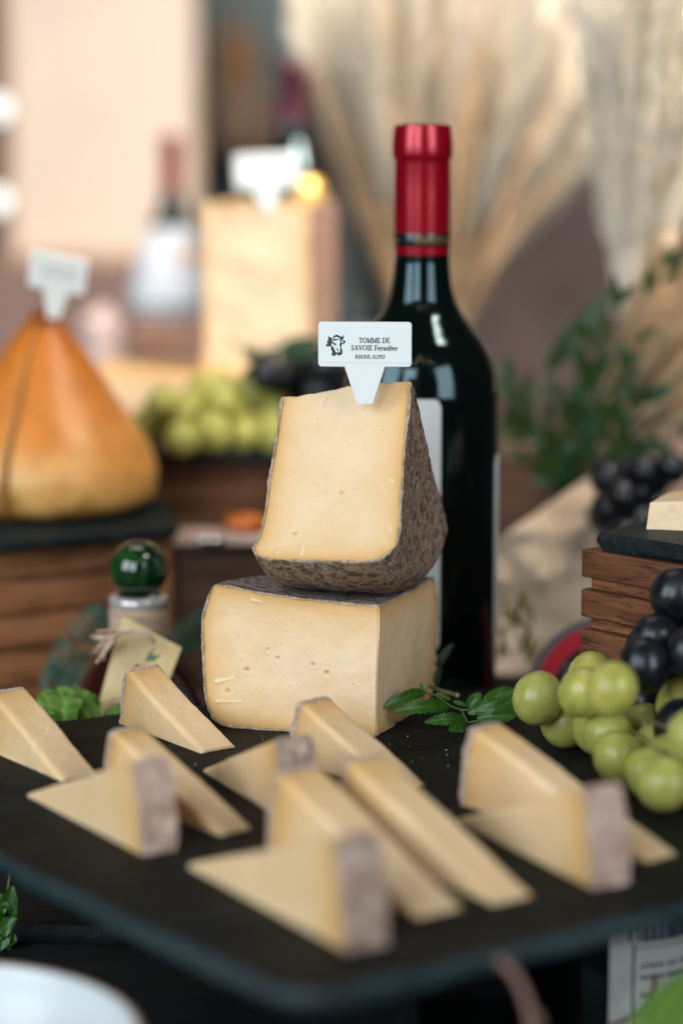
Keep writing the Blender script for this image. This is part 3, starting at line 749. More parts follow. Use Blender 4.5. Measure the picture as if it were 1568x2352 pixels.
def on_cyl(rad, z0, az0):
    def cv(V):
        V = np.array(V); a = az0 + V[:, 0]/rad
        return np.c_[(rad + V[:, 2])*np.sin(a), -(rad + V[:, 2])*np.cos(a), z0 + V[:, 1]]
    return cv
V, F = strokes_mesh(text_strokes('CHATEAU', 0, 0, .30, 1.35), .004, on_cyl(1.40, zc + .60, R_(28))); mesh('gold_lettering', V, F, GOLD, cap, smooth=False)
V, F = strokes_mesh([(0, .2, .12, .2, .14)], .004, on_cyl(1.40, zc + .53, R_(-62))); mesh('gold_dot', V, F, GOLD, cap, smooth=False)
def label_patch(name, parent, rad, a0, a1, z0, z1, mat, corner=.35, th=.02, n=40):
    V = []; F = []
    for i in range(n + 1):
        a = a0 + (a1 - a0)*i/n; s = min(i, n - i)/n*(a1 - a0)*rad
        c = corner - math.sqrt(max(0, corner**2 - max(0, corner - s)**2)) if s < corner else 0
        for r, z in ((rad, z0 + c), (rad + th, z0 + c), (rad + th, z1 - c), (rad, z1 - c)): V.append((r*math.sin(a), -r*math.cos(a), z))
    for i in range(n):
        for k in range(4): F.append((i*4 + k, (i + 1)*4 + k, (i + 1)*4 + (k + 1) % 4, i*4 + (k + 1) % 4))
    F.append((0, 1, 2, 3)); F.append((n*4 + 3, n*4 + 2, n*4 + 1, n*4))
    return fix_normals(mesh(name, V, F, mat, parent, auto=30))
label_patch('front_label', t, 3.862, R_(-85), R_(12.5), 4.9, 17.3, LABELP)
label_patch('back_label', t, 3.862, R_(70), R_(150), 5.0, 14.2, LABELP)

# ------------------------------------------------------------------ slatted wooden crates
def crate(label, corner, e, e2, L, D, levels, rec, mat, th=1.0, panel=True):
    """courses of planks round four sides; e along the long side, e2 away from the viewer"""
    ang = math.atan2(e[1], e[0])
    t = thing('wooden_crate', label, 'crate', (corner[0], corner[1], levels[-1][0]), rz=ang)
    z00 = levels[-1][0]; cache = {}
    cr = e[0]*e2[1] - e[1]*e2[0]; sy = 1 if cr > 0 else -1
    def put(x0, x1, y0, y1, z0, z1, along):
        if sy < 0: y0, y1 = -y1, -y0
        ln = (x1 - x0) if along == 'x' else (y1 - y0); wd = (y1 - y0) if along == 'x' else (x1 - x0); H = z1 - z0
        k = (round(ln, 2), round(wd, 2), round(H, 2))
        cx, cy = (x0 + x1)/2, (y0 + y1)/2
        if k not in cache:
            V, F = box(-ln/2, ln/2, -wd/2, wd/2, 0, H, .06); o = mesh('plank', V, F, mat, t, smooth=False); cache[k] = o
        else:
            o = cache[k].copy(); COL.objects.link(o); o.parent = t
        o.location = (cx*S, cy*S, (z0 - z00)*S); o.rotation_euler = (0, 0, 0 if along == 'x' else math.pi/2)
    for (z0, z1, ins) in levels:
        a = ins
        put(a, L - a, a, a + th, z0, z1, 'x'); put(a, L - a, D - a - th, D - a, z0, z1, 'x')
        put(a, a + th, a + th, D - a - th, z0, z1, 'y'); put(L - a - th, L - a, a + th, D - a - th, z0, z1, 'y')
    if panel:
        zt = levels[0][1]; put(th + .02, L - th - .02, th + .02, D - th - .02, zt - .9, zt - .03, 'x')
    return t
def courses(z_top, z_bot, hh, gap, ins):
    out = []; z = z_top
    while z - hh > z_bot - .01:
        out.append((z - hh, z - .01, 0)); z -= hh
        if z - gap > z_bot: out.append((z - gap, z - .01, ins)); z -= gap
        else: break
    return out
e = np.array([.66, -.75]); e2 = np.array([.75, .66])
crate('reddish slatted crate at the right edge, behind the green grapes', (10.85, 108), e, e2, 13, 11, courses(7.9, 0.02, 1.27, .56, .32), .3, WOOD, 1.0)
slab('slate_plate', [P(1366, 1246, 107.6)[:2], (10.9, 108) + e*3.5 + e2*.25, (10.9, 108) + e*12.5 + e2*.2, (10.9, 108) + e*12.5 + e2*9, (10.9, 108) + e*.6 + e2*8, (10.9, 108) + e*.1 + e2*3], 7.93, 8.75, SLATE2,
     'small thick slate plate with a rough edge on top of the right crate', 'slate plate', .12, 9.0, 24, chip=.15)
# block of cheese on that slate
c = P(1483, 1222, 108.3)
t = thing('cheese_block', 'small pale cheese block on the slate plate at the right edge', 'cheese', (c[0], c[1], 8.76))
def fb(a_, b, c_):
    x = .12*(c_)*(1 - a_) + a_*4.2; return np.c_[x*.995 + b*1.2, -a_*1.1 + b*3.2, c_*1.28 + .18*a_*c_ - .1*np.exp(-a_*9)*c_]
V, F, uvw = hexbody(fb, 40, 24, 12); V = V + (nz(V, 2, 3, 5)*.03)[:, None]*np.array([1, 1, 1])*(uvw[:, 2] > .05)[:, None]
mesh('paste', V, F, PASTE, t, auto=45, attrs={'rd': .35 + uvw[:, 2]*0 + (1 - uvw[:, 1])*2, 'pit': np.zeros(len(V)), 'flake': np.zeros(len(V))})

ea = np.array([.80, .60]); eb = np.array([-.60, .80])
crate('long low crate at the left behind the ball stoppered bottle, under the orange cheese', (-24.5, 124.5), (.86, .51), (-.51, .86), 17.5, 12, courses(4.35, -8, 1.65, .28, .5), .2, WOODL, 1.0)
crate('crate coloured dark as if in shade, behind the cheese stack, right of the long crate', (-9.6, 134.2), (.99, .1), (-.1, .99), 13, 9, courses(3.6, -15, 3.6, .1, .1), .2, WOODD, 1.0)  # dark wood stands for a crate face in shade
crate('raised crate that carries the small green grapes at the left', (-17, 146.5), (.995, .1), (-.1, .995), 16, 20, courses(6.75, -3.5, 1.25, .3, .4), .2, WOODL, 1.0)
slab('slate_plate', [(-25, 123.6), (-14.6, 128.7), (-9.0, 132.2), (-10, 140.5), (-15, 146), (-27, 144)], 4.38, 5.02, SLATE2, 'black slate plate under the orange smoked cheese', 'slate plate', .12, 12.0, 24)
slab('slate_plate', [(-13.6, 143.6), (-2.0, 144.8), (-2.6, 152), (-13.8, 151.5)], 6.8, 7.45, SLATE2, 'black slate plate under the small green grapes', 'slate plate', .12, 14.0, 24)
b0, b1 = P(300, 1228, 131.5), P(640, 1222, 136)
V, F = box(-9.9, -1.6, 133.6, 136.6, 3.65, 4.2, .08)
tag(mesh('serving_board', V, F, plain('pale_board', (0.50, 0.36, 0.30), .35, .15, .8), loc=(-5.8, 137, 3.65), smooth=False), 'pale pinkish serving board on the dark crate behind the stack', 'board')
AMBER = N('amber_glass'); AMBER.p(Base_Color=(0.75, 0.20, 0.02), Roughness=.25, Transmission_Weight=.35); AMBER = AMBER.m
c = P(566, 1205, 135.2)
t = thing('amber_glow_dish', 'added small orange glass dish standing for an amber glow on the pale board', 'dish', (c[0], 135.1, 4.21))  # made-up dish, its orange imitates an amber light reflection
V, F = lathe([(0, 0), (.7, 0), (1.0, .2), (1.2, .75), (1.12, .75), (.95, .28), (0, .12)], 32); mesh('bowl', V, F, AMBER, t)
V, F = lathe([(1.14, .76), (1.2, .79), (1.14, .82), (1.10, .79), (1.14, .76)], 32); mesh('rim', V, F, AMBER, t)
STEEL = plain('steel', (.7, .7, .68), .12, Metallic=1.0)
c = P(484, 1230, 133.2); t = thing('bead_glints', 'added clasp of two steel beads standing for bright spots at the pale board', 'clasp', (c[0], 133.2, 3.9))  # made-up beads that imitate two blurred spots of light
for dx in (-.32, .32):
    V, F = sphere((dx, 0, .1), .30, 16, 10); mesh('bead', V, F, STEEL, t)
V, F = tube([(-.32, 0, .1), (.32, 0, .1)], .07, 8); mesh('bar', V, F, STEEL, t)

# ------------------------------------------------------------------ orange smoked cheese
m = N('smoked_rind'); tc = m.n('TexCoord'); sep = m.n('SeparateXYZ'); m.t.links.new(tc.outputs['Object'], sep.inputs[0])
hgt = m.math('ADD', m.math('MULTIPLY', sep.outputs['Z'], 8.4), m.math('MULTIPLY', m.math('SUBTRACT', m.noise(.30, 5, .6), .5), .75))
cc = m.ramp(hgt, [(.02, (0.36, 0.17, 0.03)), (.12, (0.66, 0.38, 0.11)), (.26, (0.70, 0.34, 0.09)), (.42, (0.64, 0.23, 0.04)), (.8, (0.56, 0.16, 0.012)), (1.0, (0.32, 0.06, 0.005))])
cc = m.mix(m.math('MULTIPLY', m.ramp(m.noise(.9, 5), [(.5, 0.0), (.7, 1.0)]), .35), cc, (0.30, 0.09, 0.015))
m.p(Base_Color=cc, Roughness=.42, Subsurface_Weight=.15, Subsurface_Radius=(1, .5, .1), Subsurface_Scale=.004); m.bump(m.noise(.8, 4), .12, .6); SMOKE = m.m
pr = [(4.9, 0), (5.7, .3), (6.15, .9), (6.28, 2.2), (5.75, 3.7), (4.75, 5.3), (3.1, 7.8), (1.7, 9.8), (.75, 11.05), (.28, 11.5), (.02, 11.6)]
pr = [(.02, 0)] + [tuple(q) for q in smoothprof(pr, 5)]
def cheese_half(label, a0, a1, shift):
    t = thing('smoked_cheese', label, 'cheese', (-16.9 + shift[0], 138 + shift[1], 5.12))
    V, F = lathe(pr, 64, R_(a0), R_(a1)); V = np.array(V); rr_ = np.hypot(V[:, 0], V[:, 1])
    dd_ = .07*nz(V, .28, 3, 4)*np.minimum(rr_, 1); V[:, 0] *= 1 + dd_/np.maximum(rr_, .3); V[:, 1] *= 1 + dd_/np.maximum(rr_, .3); o = mesh('rind', V, F, SMOKE, t)
    for a in (a0, a1):
        r = R_(a); V = [(0, 0, 0)] + [(p[0]*math.cos(r), p[0]*math.sin(r), p[1]) for p in pr]
        d = np.array([-math.sin(r), math.cos(r), 0])*(.02 if a == a0 else -.02)
        V2 = [tuple(np.array(v) + d) for v in V]
        # thin paste slab closing the cut
        zc_ = np.array([0, 0, 4.0]); nV = len(V)
        F = [(0, i, i + 1) for i in range(1, nV - 1)]
        mesh('cut_face', V2, F, PASTE, t, smooth=False, attrs={'rd': np.full(nV, .3), 'pit': np.zeros(nV), 'flake': np.zeros(nV)})
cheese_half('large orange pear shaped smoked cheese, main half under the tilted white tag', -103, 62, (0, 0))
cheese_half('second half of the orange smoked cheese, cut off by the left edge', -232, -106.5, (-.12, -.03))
c = P(124, 716, 137.5)
make_tag('tilted blurred white tag stuck in the orange smoked cheese', P(128, 668, 137.0), (R_(86), R_(11), R_(38)), 3.7, 2.05, (1.6, .7, 1.6), [], cow=False, marks=(1.25, .85))

# ------------------------------------------------------------------ grapes
def grape_cluster(label, items, mat, rad, group=None, stems=(), name='grape_bunch', zmin=None):
    pts = [P(px, py, FPX*rad*(r_ / r_)/r_ if Y is None else Y) for px, py, r_, Y in items]
    pts = np.array(pts)
    if zmin is not None: pts[:, 2] = np.maximum(pts[:, 2], zmin + rad)
    x_min = pts[:, 0].min()
    for _ in range(60):                 # grapes touch but do not run into each other
        for i in range(len(pts)):
            for j in range(i):
                d = pts[i] - pts[j]; L = np.linalg.norm(d); m_ = rad*1.93 - L
                if m_ > 0:
                    d = d/(L + 1e-6)*np.array([.35, 1, .5]); d = d/(np.linalg.norm(d) + 1e-6)*m_*.5; pts[i] += d; pts[j] -= d
        if zmin is not None: pts[:, 2] = np.maximum(pts[:, 2], zmin + rad)
    pts[:, 0] += x_min - pts[:, 0].min()
    base = (pts[:, 0].mean(), pts[:, 1].mean(), pts[:, 2].min() - rad)
    t = thing(name, label, 'grapes', base, group=group)
    V, F = sphere((0, 0, 0), rad, 32, 20, 1, 1, 1.08); V = np.array(V); V *= (1 + .02*nz(V, .7, 2, 3))[:, None]; proto = None
    for k, (p, it) in enumerate(zip(pts, items)):
        if proto is None: o = mesh('grape', V, F, mat, t); proto = o
        else: o = proto.copy(); COL.objects.link(o); o.parent = t
        if zmin is not None: p = np.array([p[0], p[1], max(p[2], zmin + rad*1.0)])
        o.location = Vector((p - np.array(base)).tolist())*S
        o.rotation_euler = (random.uniform(-.6, .6), random.uniform(-.6, .6), random.uniform(0, 6)); q = random.uniform(.94, 1.05); o.scale = (q, q, q*random.uniform(.97, 1.06))
    cen = pts.mean(0)
    main = [cen + np.array([0, rad*.6, rad*.2])*s_ + (pts[i] - cen)*.55 for i, s_ in zip(np.argsort(pts[:, 0])[[0, len(pts)//3, 2*len(pts)//3, -1]], (1, 1, 1, 1))]
    mb = MB(); mb.add(*tube([np.array(q) for q in smoothprof(main, 5)], .11, 7))
    for p in pts:
        q = min(main, key=lambda m_: np.linalg.norm(m_ - p)); dd = (q - p); L = np.linalg.norm(dd)
        if L > .1: mb.add(*tube([p + dd/L*rad*.9, p + dd*.75 + np.array([0, 0, .1]), q], [.05, .04, .06], 6))
    mb.obj('stem', GSTEM, t, world=True)
    return t
gi = [(1349, 1583, 65), (1287, 1590, 62), (1412, 1505, 56), (1233, 1652, 60), (1272, 1700, 60), (1493, 1676, 62), (1328, 1742, 60), (1376, 1795, 63), (1536, 1793, 66), (1464, 1828, 64),
      (1535, 1872, 66), (1330, 1668, 58), (1400, 1690, 58), (1440, 1755, 60), (1400, 1870, 60), (1480, 1590, 57), (1320, 1800, 60), (1590, 1700, 62), (1560, 1720, 58), (1425, 1610, 57), (1500, 1760, 59), (1440, 1880, 62), (1395, 1740, 58), (1600, 1800, 64), (1285, 1705, 58), (1380, 1850, 62), (1450, 1895, 64), (1515, 1905, 66), (1405, 1765, 60), (1330, 1640, 57)]
grape_cluster('big bunch of green grapes at the right edge of the slate board', [(x, y, r, None) for x, y, r in gi], GG, 1.1, zmin=0.0)
bi = [(1490, 1478, 57), (1478, 1530, 60), (1552, 1545, 60), (1540, 1480, 58), (1575, 1432, 58), (1524, 1580, 58), (1462, 1620, 57), (1560, 1625, 60), (1600, 1500, 58), (1590, 1580, 60), (1555, 1392, 58), (1520, 1440, 57), (1595, 1450, 58), (1505, 1530, 58)]
grape_cluster('black grapes lying on top of the green ones at the right edge', [(x, y, r, None) for x, y, r in bi], GB, 1.05)
gi = [(371, 940), (399, 984), (472, 986), (536, 946), (596, 985), (458, 912), (509, 893), (582, 886), (430, 935), (545, 990), (340, 975), (500, 940), (560, 910), (620, 940), (430, 1000), (630, 1000)]
grape_cluster('small bunch of green grapes on the raised slate plate at the left', [(x, y, 40, 145.5 + 2*math.sin(i*2.1) + (986 - y)*.03) for i, (x, y) in enumerate(gi)], GG, 1.08)
gi = [(640, 870), (672, 850), (705, 842), (738, 850), (690, 885), (650, 905), (725, 882), (610, 860), (760, 870), (680, 920)]
grape_cluster('dark blue grapes behind the top left corner of the upper wedge', [(x, y, 40, 148 + 1.5*math.sin(i*1.7)) for i, (x, y) in enumerate(gi)], GB, 1.0)
gi = [(1400, 1108), (1440, 1090), (1480, 1085), (1522, 1078), (1505, 1118), (1450, 1135), (1420, 1150), (1385, 1195), (1402, 1228), (1432, 1205), (1470, 1160), (1500, 1150), (1455, 1190), (1395, 1160)]
grape_cluster('blurred black grapes hanging behind the right crate', [(x, y, 40, 132 + 2*math.sin(i*1.9)) for i, (x, y) in enumerate(gi)], GB, .92)

# ------------------------------------------------------------------ leaves
def leaf(base, tip, width, nrm=(0, -.5, .85), sag=.12, serr=0.0, fold=.25, n=16, wav=0.0, seed=0.0, tipw=.9, teeth=9):
    base = np.array(base, float); tip = np.array(tip, float); ax = tip - base; L = np.linalg.norm(ax); ax /= L
    nrm = np.array(nrm, float); side = np.cross(ax, nrm); side /= np.linalg.norm(side) + 1e-9; up = np.cross(side, ax)
    V = []; F = []; vein = []
    m_ = 4
    for i in range(n + 1):
        s = i/n; wd = width/2*(math.sin(math.pi*min(1, s**tipw*.97 + .015)))**.62
        if serr: wd *= 1 - serr*(1 - ((s*teeth) % 1))*(.2 < s < .98)
        for j in range(-m_, m_ + 1):
            q = j/m_
            p = base + ax*L*s + side*wd*q + up*(L*sag*math.sin(math.pi*s) + fold*abs(q)*wd + wav*wd*math.sin(s*11 + q*2.5 + seed)*abs(q))
            V.append(p); vein.append(1.0 if j == 0 else (.35 if i % 2 == 0 else 0))
    w_ = 2*m_ + 1
    for i in range(n):
        for j in range(w_ - 1): F.append((i*w_ + j, i*w_ + j + 1, (i + 1)*w_ + j + 1, (i + 1)*w_ + j))
    return V, F, vein
def leaf_obj(parent, mat, *a, **k):
    V, F, ve = leaf(*a, **k); return mesh('leaf', V, F, mat, parent, world=True, attrs={'vein': ve})
# fern sprig in focus beside the block
c = P(1040, 1640, 107.5)
t = thing('leaf_sprig', 'fresh toothed green sprig lying beside the foot of the big block', 'sprig', (c[0], c[1], 0))
LS = [((974, 1592, 107.5), (880.5, 1624, 105.4), 20, .16, .22), ((1029, 1624, 107), (906, 1634, 105.2), 24, .13, .22), ((1067, 1652, 106.4), (975, 1659, 105.6), 20, .14, .2), ((1069, 1659, 106.4), (1030, 1678, 105.4), 22, .1, .15),
      ((977, 1590, 107.8), (965, 1569, 108), 10, .05, 0), ((1072, 1625, 107.5), (1103, 1592, 107.6), 20, .1, 0), ((1102, 1621, 107.6), (1178, 1582, 108), 27, .1, 0), ((1074, 1638, 107), (1146, 1607, 107), 22, .08, 0),
      ((1149, 1620, 107.4), (1204, 1603, 107.6), 15, .08, .1), ((1157, 1630, 107), (1208, 1618, 107.2), 17, .08, .1), ((1095, 1650, 106.3), (1184, 1644, 106.4), 22, .1, .15), ((1059, 1667, 106), (1046, 1690, 105.3), 12, .1, .1),
      ((1090, 1634, 106.8), (1195, 1636, 106.8), 22, .1, .12), ((1040, 1612, 107.3), (1073, 1622, 107.4), 9, .1, 0), ((1035, 1608, 107.6), (1000, 1593, 107.6), 9, .1, 0), ((1120, 1645, 106.6), (1170, 1655, 106.2), 18, .1, .1),
      ((1090, 1628, 107.2), (1130, 1612, 107.2), 16, .1, .1)]
for k, (b_, t_, wpx, sg, se) in enumerate(LS):
    leaf_obj(t, LEAFD, P(*b_), P(*t_), wpx/51*(1.75 if se else 1.35), (0.1, -.9, .45), sg, se*1.5, .3, 44, .05, k, 0.95, 10)
mb = MB()
for pl in ([(960, 1583, 108.3), (978, 1592, 107.6), (1000, 1597, 107.5), (1035, 1622, 107.2), (1060, 1632, 107), (1074, 1660, 106.3)], [(1055, 1630, 107), (1100, 1632, 107.2), (1150, 1627, 107.2), (1190, 1622, 107.2)], [(1074, 1660, 106.3), (1110, 1652, 106.4), (1180, 1648, 106.4)], [(1074, 1660, 106.3), (1050, 1680, 105.6)]):
    mb.add(*tube([P(*q) for q in pl], .045, 6))
mb.obj('stem', plain('sprig_stem', (0.06, 0.10, 0.02), .5), t, world=True)
t = thing('twig', 'short olive coloured stalk end behind the fern sprig', 'twig', P(1010, 1590, 109.5))
V, F = tube([P(985, 1576, 110), P(1015, 1588, 109.3), P(1048, 1597, 109)], [.09, .1, .11], 8); mesh('stalk', V, F, plain('olive_stalk', (0.12, 0.13, 0.05), .6), t, world=True)
V, F = sphere(P(1049, 1597.3, 109), .125, 10, 6); mesh('cut_end', V, F, plain('stalk_end', (.35, .30, .16), .7), t, world=True)
# small upright leaflet seen against the bottle
t = thing('herb_leaf', 'dark thin leaf rising between the block and the bottle', 'leaf', P(985, 1560, 112))
leaf_obj(t, LEAFE, P(975, 1560, 113), P(1040, 1478, 113.5), .45, (0, -.9, .3), .1)
leaf_obj(t, LEAFE, P(985, 1590, 112.5), P(1010, 1530, 113), .5, (0, -.9, .3), .1)
# lettuce leaves
t = thing('lettuce', 'bright green lettuce leaves behind the back edge of the board at the left', 'lettuce', P(150, 1640, 111))
for k, (x0, y0, x1, y1, Y, w_) in enumerate([(150, 1660, 95, 1590, 111, 1.4), (160, 1665, 135, 1578, 110.5, 1.5), (175, 1660, 180, 1580, 111, 1.5), (180, 1665, 215, 1610, 110.6, 1.5), (120, 1665, 80, 1625, 111.5, 1.4), (190, 1670, 225, 1640, 110.8, 1.3), (150, 1670, 150, 1610, 110.2, 1.6), (195, 1665, 205, 1590, 112, 1.3)]):
    leaf_obj(t, LEAFL, P(x0, y0, Y), P(x1, y1, Y + .8), w_, (0.2*math.sin(k), -.8, .5), .25, 0, .3, 20, .45, k*1.3)
leaf_obj(t, LEAFL, P(235, 1652, 110.6), P(300, 1640, 110.4), .8, (0, -.3, .9), .2, 0, .3, 14, .3, 3)
# teal fern fronds behind the ball stoppered bottle
def fern(label, pts, n, w_, mat, Ydrop=0):
    P_ = np.array([P(*q) for q in pts]); t = thing('fern_frond', label, 'fern', P_[0])
    sp = np.array(smoothprof(P_, 12)); mb = MB(); mb.add(*tube(sp, .06, 6)); mb.obj('stem', mat, t, world=True)
    for i in range(n):
        s = (i + .5)/n; p = sp[int(s*(len(sp) - 1))]; d = sp[min(int(s*(len(sp) - 1)) + 1, len(sp) - 1)] - sp[max(int(s*(len(sp) - 1)) - 1, 0)]; d /= np.linalg.norm(d) + 1e-9
        sd = np.cross(d, (0, -1, .2)); ln = w_*math.sin(math.pi*(.12 + .85*s))**.8
        for sg in (-1, 1): leaf_obj(t, mat, p, p + (sd*sg*.9 + d*.45)*ln, .34*w_*.5, (0, -.9, .3), .06, 0, .1, 6)
FERN = m_leaf('teal_fern', (0.006, 0.05, 0.035), (0.015, 0.10, 0.07), .45)
fern('dark teal fern frond left of the ball stoppered bottle', [(110, 1600, 121), (150, 1530, 122), (205, 1440, 124), (240, 1400, 125)], 14, 1.5, FERN)
fern('teal fern frond low behind the lettuce', [(240, 1610, 119), (170, 1560, 120), (110, 1530, 122)], 10, 1.3, FERN)
fern('dark fern frond right of the twine wrapped neck', [(395, 1520, 122), (420, 1470, 123), (470, 1430, 125), (500, 1400, 126)], 12, 1.5, FERN)

# ------------------------------------------------------------------ ball stoppered bottle
bx, by = P(320, 1400, 118)[0], 118.0
t = thing('stoppered_bottle', 'dark bottle with a green glass ball stopper, twine neck and paper label', 'bottle', (bx, by, -7.95))
z0 = 7.95
m = N('dark_red_glass'); m.p(Base_Color=(0.035, 0.006, 0.004), Roughness=.06, IOR=1.5); DRG = m.m
body = [(0, 0), (4.4, 0), (4.8, .4), (4.9, 1.5), (4.7, 3.2), (4.1, 5.0), (3.3, 6.8), (2.5, 8.1), (1.75, 9.1), (1.42, 9.9), (1.38, 11.3)]
pr_ = body[:3] + [tuple(q) for q in smoothprof(body[3:], 5)]
V, F = lathe(pr_, 72); mesh('glass_body', V, F, DRG, t)
gball = N('green_glass_ball'); ff = gball.noise(.9, 4, vec=gball.coords((2.5, 2.5, .3)))
gball.p(Base_Color=gball.ramp(ff, [(.35, (0.002, 0.012, 0.010)), (.6, (0.010, 0.055, 0.010)), (.78, (0.04, 0.12, 0.015))]), Roughness=.07, Coat_Weight=.6, Coat_Roughness=.03)
V, F = sphere((0, 0, z0 + 5.15), 1.47, 48, 32, 1, 1, .97); mesh('ball_stopper', V, F, gball.m, t)
V, F = lathe([(1.1, z0 + 3.85), (1.35, z0 + 3.85), (1.48, z0 + 3.75), (1.5, z0 + 3.5), (1.42, z0 + 3.25), (1.2, z0 + 3.2)], 48); mesh('collar', V, F, plain('collar_glass', (.55, .52, .50), .12, Metallic=.3), t)
mb = MB()
for k in range(15):
    zz = z0 + 1.80 + k*.098; pts = [((1.43 + .02*math.sin(a*3 + k))*math.cos(a), (1.43 + .02*math.sin(a*3 + k))*math.sin(a), zz + .05*math.sin(a*1 + k*.7)) for a in np.linspace(0, 2*math.pi, 40)]
    mb.add(*tube(pts, .062, 6, False))
mb.obj('twine_wrap', TWINE, t)
# paper label, tied on
m = N('label_card'); m.p(Base_Color=m.ramp(m.noise(.6, 5), [(.3, (0.62, 0.45, 0.22)), (.7, (0.76, 0.58, 0.32))]), Roughness=.8); CARD = m.m
TL, TR, BR, BL = P(284, 1416, 115.2), P(419, 1489, 114.2), P(352, 1672, 113.0), P(219, 1650, 113.4)
tt = thing('paper_label', 'tilted beige paper label with a lavender sprig, tied to the stoppered bottle', 'label', BL)
V = []; F = []; n_ = 16
ny = np.cross(TR - TL, BL - TL); ny /= np.linalg.norm(ny); ny = ny if ny[1] < 0 else -ny
for side in (0, 1):
    for i in range(n_ + 1):
        for j in range(n_ + 1):
            u, v = i/n_, j/n_; p = (1 - u)*(1 - v)*TL + u*(1 - v)*TR + u*v*BR + (1 - u)*v*BL
            V.append(p + ny*(.25*math.sin(math.pi*v)*.5 + .12*u*u + side*.035))
w_ = n_ + 1; q = w_*w_
for i in range(n_):
    for j in range(n_):
        F.append((i*w_ + j, i*w_ + j + 1, (i + 1)*w_ + j + 1, (i + 1)*w_ + j)); F.append((q + i*w_ + j, q + (i + 1)*w_ + j, q + (i + 1)*w_ + j + 1, q + i*w_ + j + 1))
for i in range(n_):
    F += [(i*w_, (i + 1)*w_, q + (i + 1)*w_, q + i*w_), (i*w_ + n_, q + i*w_ + n_, q + (i + 1)*w_ + n_, (i + 1)*w_ + n_), (i, q + i, q + i + 1, i + 1), (n_*w_ + i, n_*w_ + i + 1, q + n_*w_ + i + 1, q + n_*w_ + i)]
mesh('card', V, F, CARD, tt, world=True, auto=40)
def on_card(u, v, h=.05): 
    p = (1 - u)*(1 - v)*TL + u*(1 - v)*TR + u*v*BR + (1 - u)*v*BL; return p + ny*(.25*math.sin(math.pi*v)*.5 + .12*u*u + .035 + h*.3)
def uv_of(px, py):   # rough inverse by search
    best = None
    for u in np.linspace(0, 1, 41):
        for v in np.linspace(0, 1, 41):
            p = on_card(u, v); d = p - np.array([0, 0, EYE]); f_ = d[1]*math.cos(PITCH) - d[2]*math.sin(PITCH)
            xx = 784 + FPX*d[0]/f_; yy = 1176 - FPX*(d[1]*math.sin(PITCH) + d[2]*math.cos(PITCH))/f_
            e_ = (xx - px)**2 + (yy - py)**2
            if best is None or e_ < best[0]: best = (e_, u, v)
    return best[1:]
PG = plain('print_green', (0.10, 0.17, 0.10), .8); PP = plain('print_purple', (0.05, 0.03, 0.09), .8); PB = plain('print_brown', (0.30, 0.22, 0.13), .8)
mb = MB()
for (a, b, w2) in (((330, 1520), (358, 1486), .10), ((332, 1522), (372, 1503), .16), ((345, 1530), (330, 1535), .08), ((333, 1520), (328, 1545), .06)):
    A, B = on_card(*uv_of(*a)), on_card(*uv_of(*b)); d = B - A; sd = np.cross(d, ny); sd /= np.linalg.norm(sd)
    mb.add([A, A + d*.5 + sd*w2, B, A + d*.5 - sd*w2], [(0, 1, 2, 3)])
mb.obj('printed_leaves', PG, tt, world=True, smooth=False)
mb = MB()
for (x, y) in ((315, 1532), (308, 1540), (319, 1541)):
    A = on_card(*uv_of(x, y)); ax = (TR - TL)/np.linalg.norm(TR - TL); ay = np.cross(ax, ny)
    mb.add([A + .13*(math.cos(a)*ax + math.sin(a)*ay) for a in np.linspace(0, 2*math.pi, 9)[:-1]], [tuple(range(8))])
mb.obj('printed_flower', PP, tt, world=True, smooth=False)
ax = (TR - TL)/np.linalg.norm(TR - TL); ay = np.cross(ax, ny); A = on_card(*uv_of(268, 1615), h=.08); mb = MB()
for r_ in (.36, .30):
    for k in range(20):
        a0_, a1_ = 2*math.pi*k/20, 2*math.pi*(k + 1)/20; r2 = r_ - .035
        mb.add([A + r_*(math.cos(a0_)*ax + math.sin(a0_)*ay), A + r_*(math.cos(a1_)*ax + math.sin(a1_)*ay), A + r2*(math.cos(a1_)*ax + math.sin(a1_)*ay), A + r2*(math.cos(a0_)*ax + math.sin(a0_)*ay)], [(0, 1, 2, 3)])
for (x0, y0, x1, y1) in ((-.14, -.16, -.14, .16), (-.14, .14, .04, .16), (.04, .16, .06, .02), (.06, .02, -.12, 0), (-.06, 0, .12, -.18)):
    p0, p1 = A + x0*ax + y0*ay, A + x1*ax + y1*ay; d = p1 - p0; sd = np.cross(d, ny); sd = sd/np.linalg.norm(sd)*.025
    mb.add([p0 - sd, p1 - sd, p1 + sd, p0 + sd], [(0, 1, 2, 3)])
mb.obj('printed_stamp', PB, tt, world=True, smooth=False)
# twine tie: twist across the card and frayed bow
mb = MB(); tw0 = [P(*q) for q in ((352, 1473, 113.0), (335, 1462, 112.9), (300, 1450, 113.2), (262, 1456, 113.6))]
for k in range(6):
    o_ = rng.normal(0, .07, 3); mb.add(*tube([q + o_*(.4 + .6*(i > 0)) for i, q in enumerate(smoothprof(tw0, 4))], .055, 6))
for k in range(22):
    a = rng.uniform(); st = P(275, 1455, 113.5) + rng.normal(0, .06, 3)
    en = P(210 + rng.uniform(-4, 30), 1448 + a*70, 113.6 + rng.uniform(-.6, .6)); mid = (st + en)/2 + rng.normal(0, .12, 3)
    mb.add(*tube([st, mid, en], [.055, .05, .04], 5))
for k in range(3): mb.add(*tube([P(262, 1470, 113.2) + rng.normal(0, .04, 3), P(240, 1500, 113.2) + rng.normal(0, .06, 3), P(222, 1521, 113.2) + rng.normal(0, .05, 3)], .07, 6))
mb.obj('twine_tie', TWINE, tt, world=True)

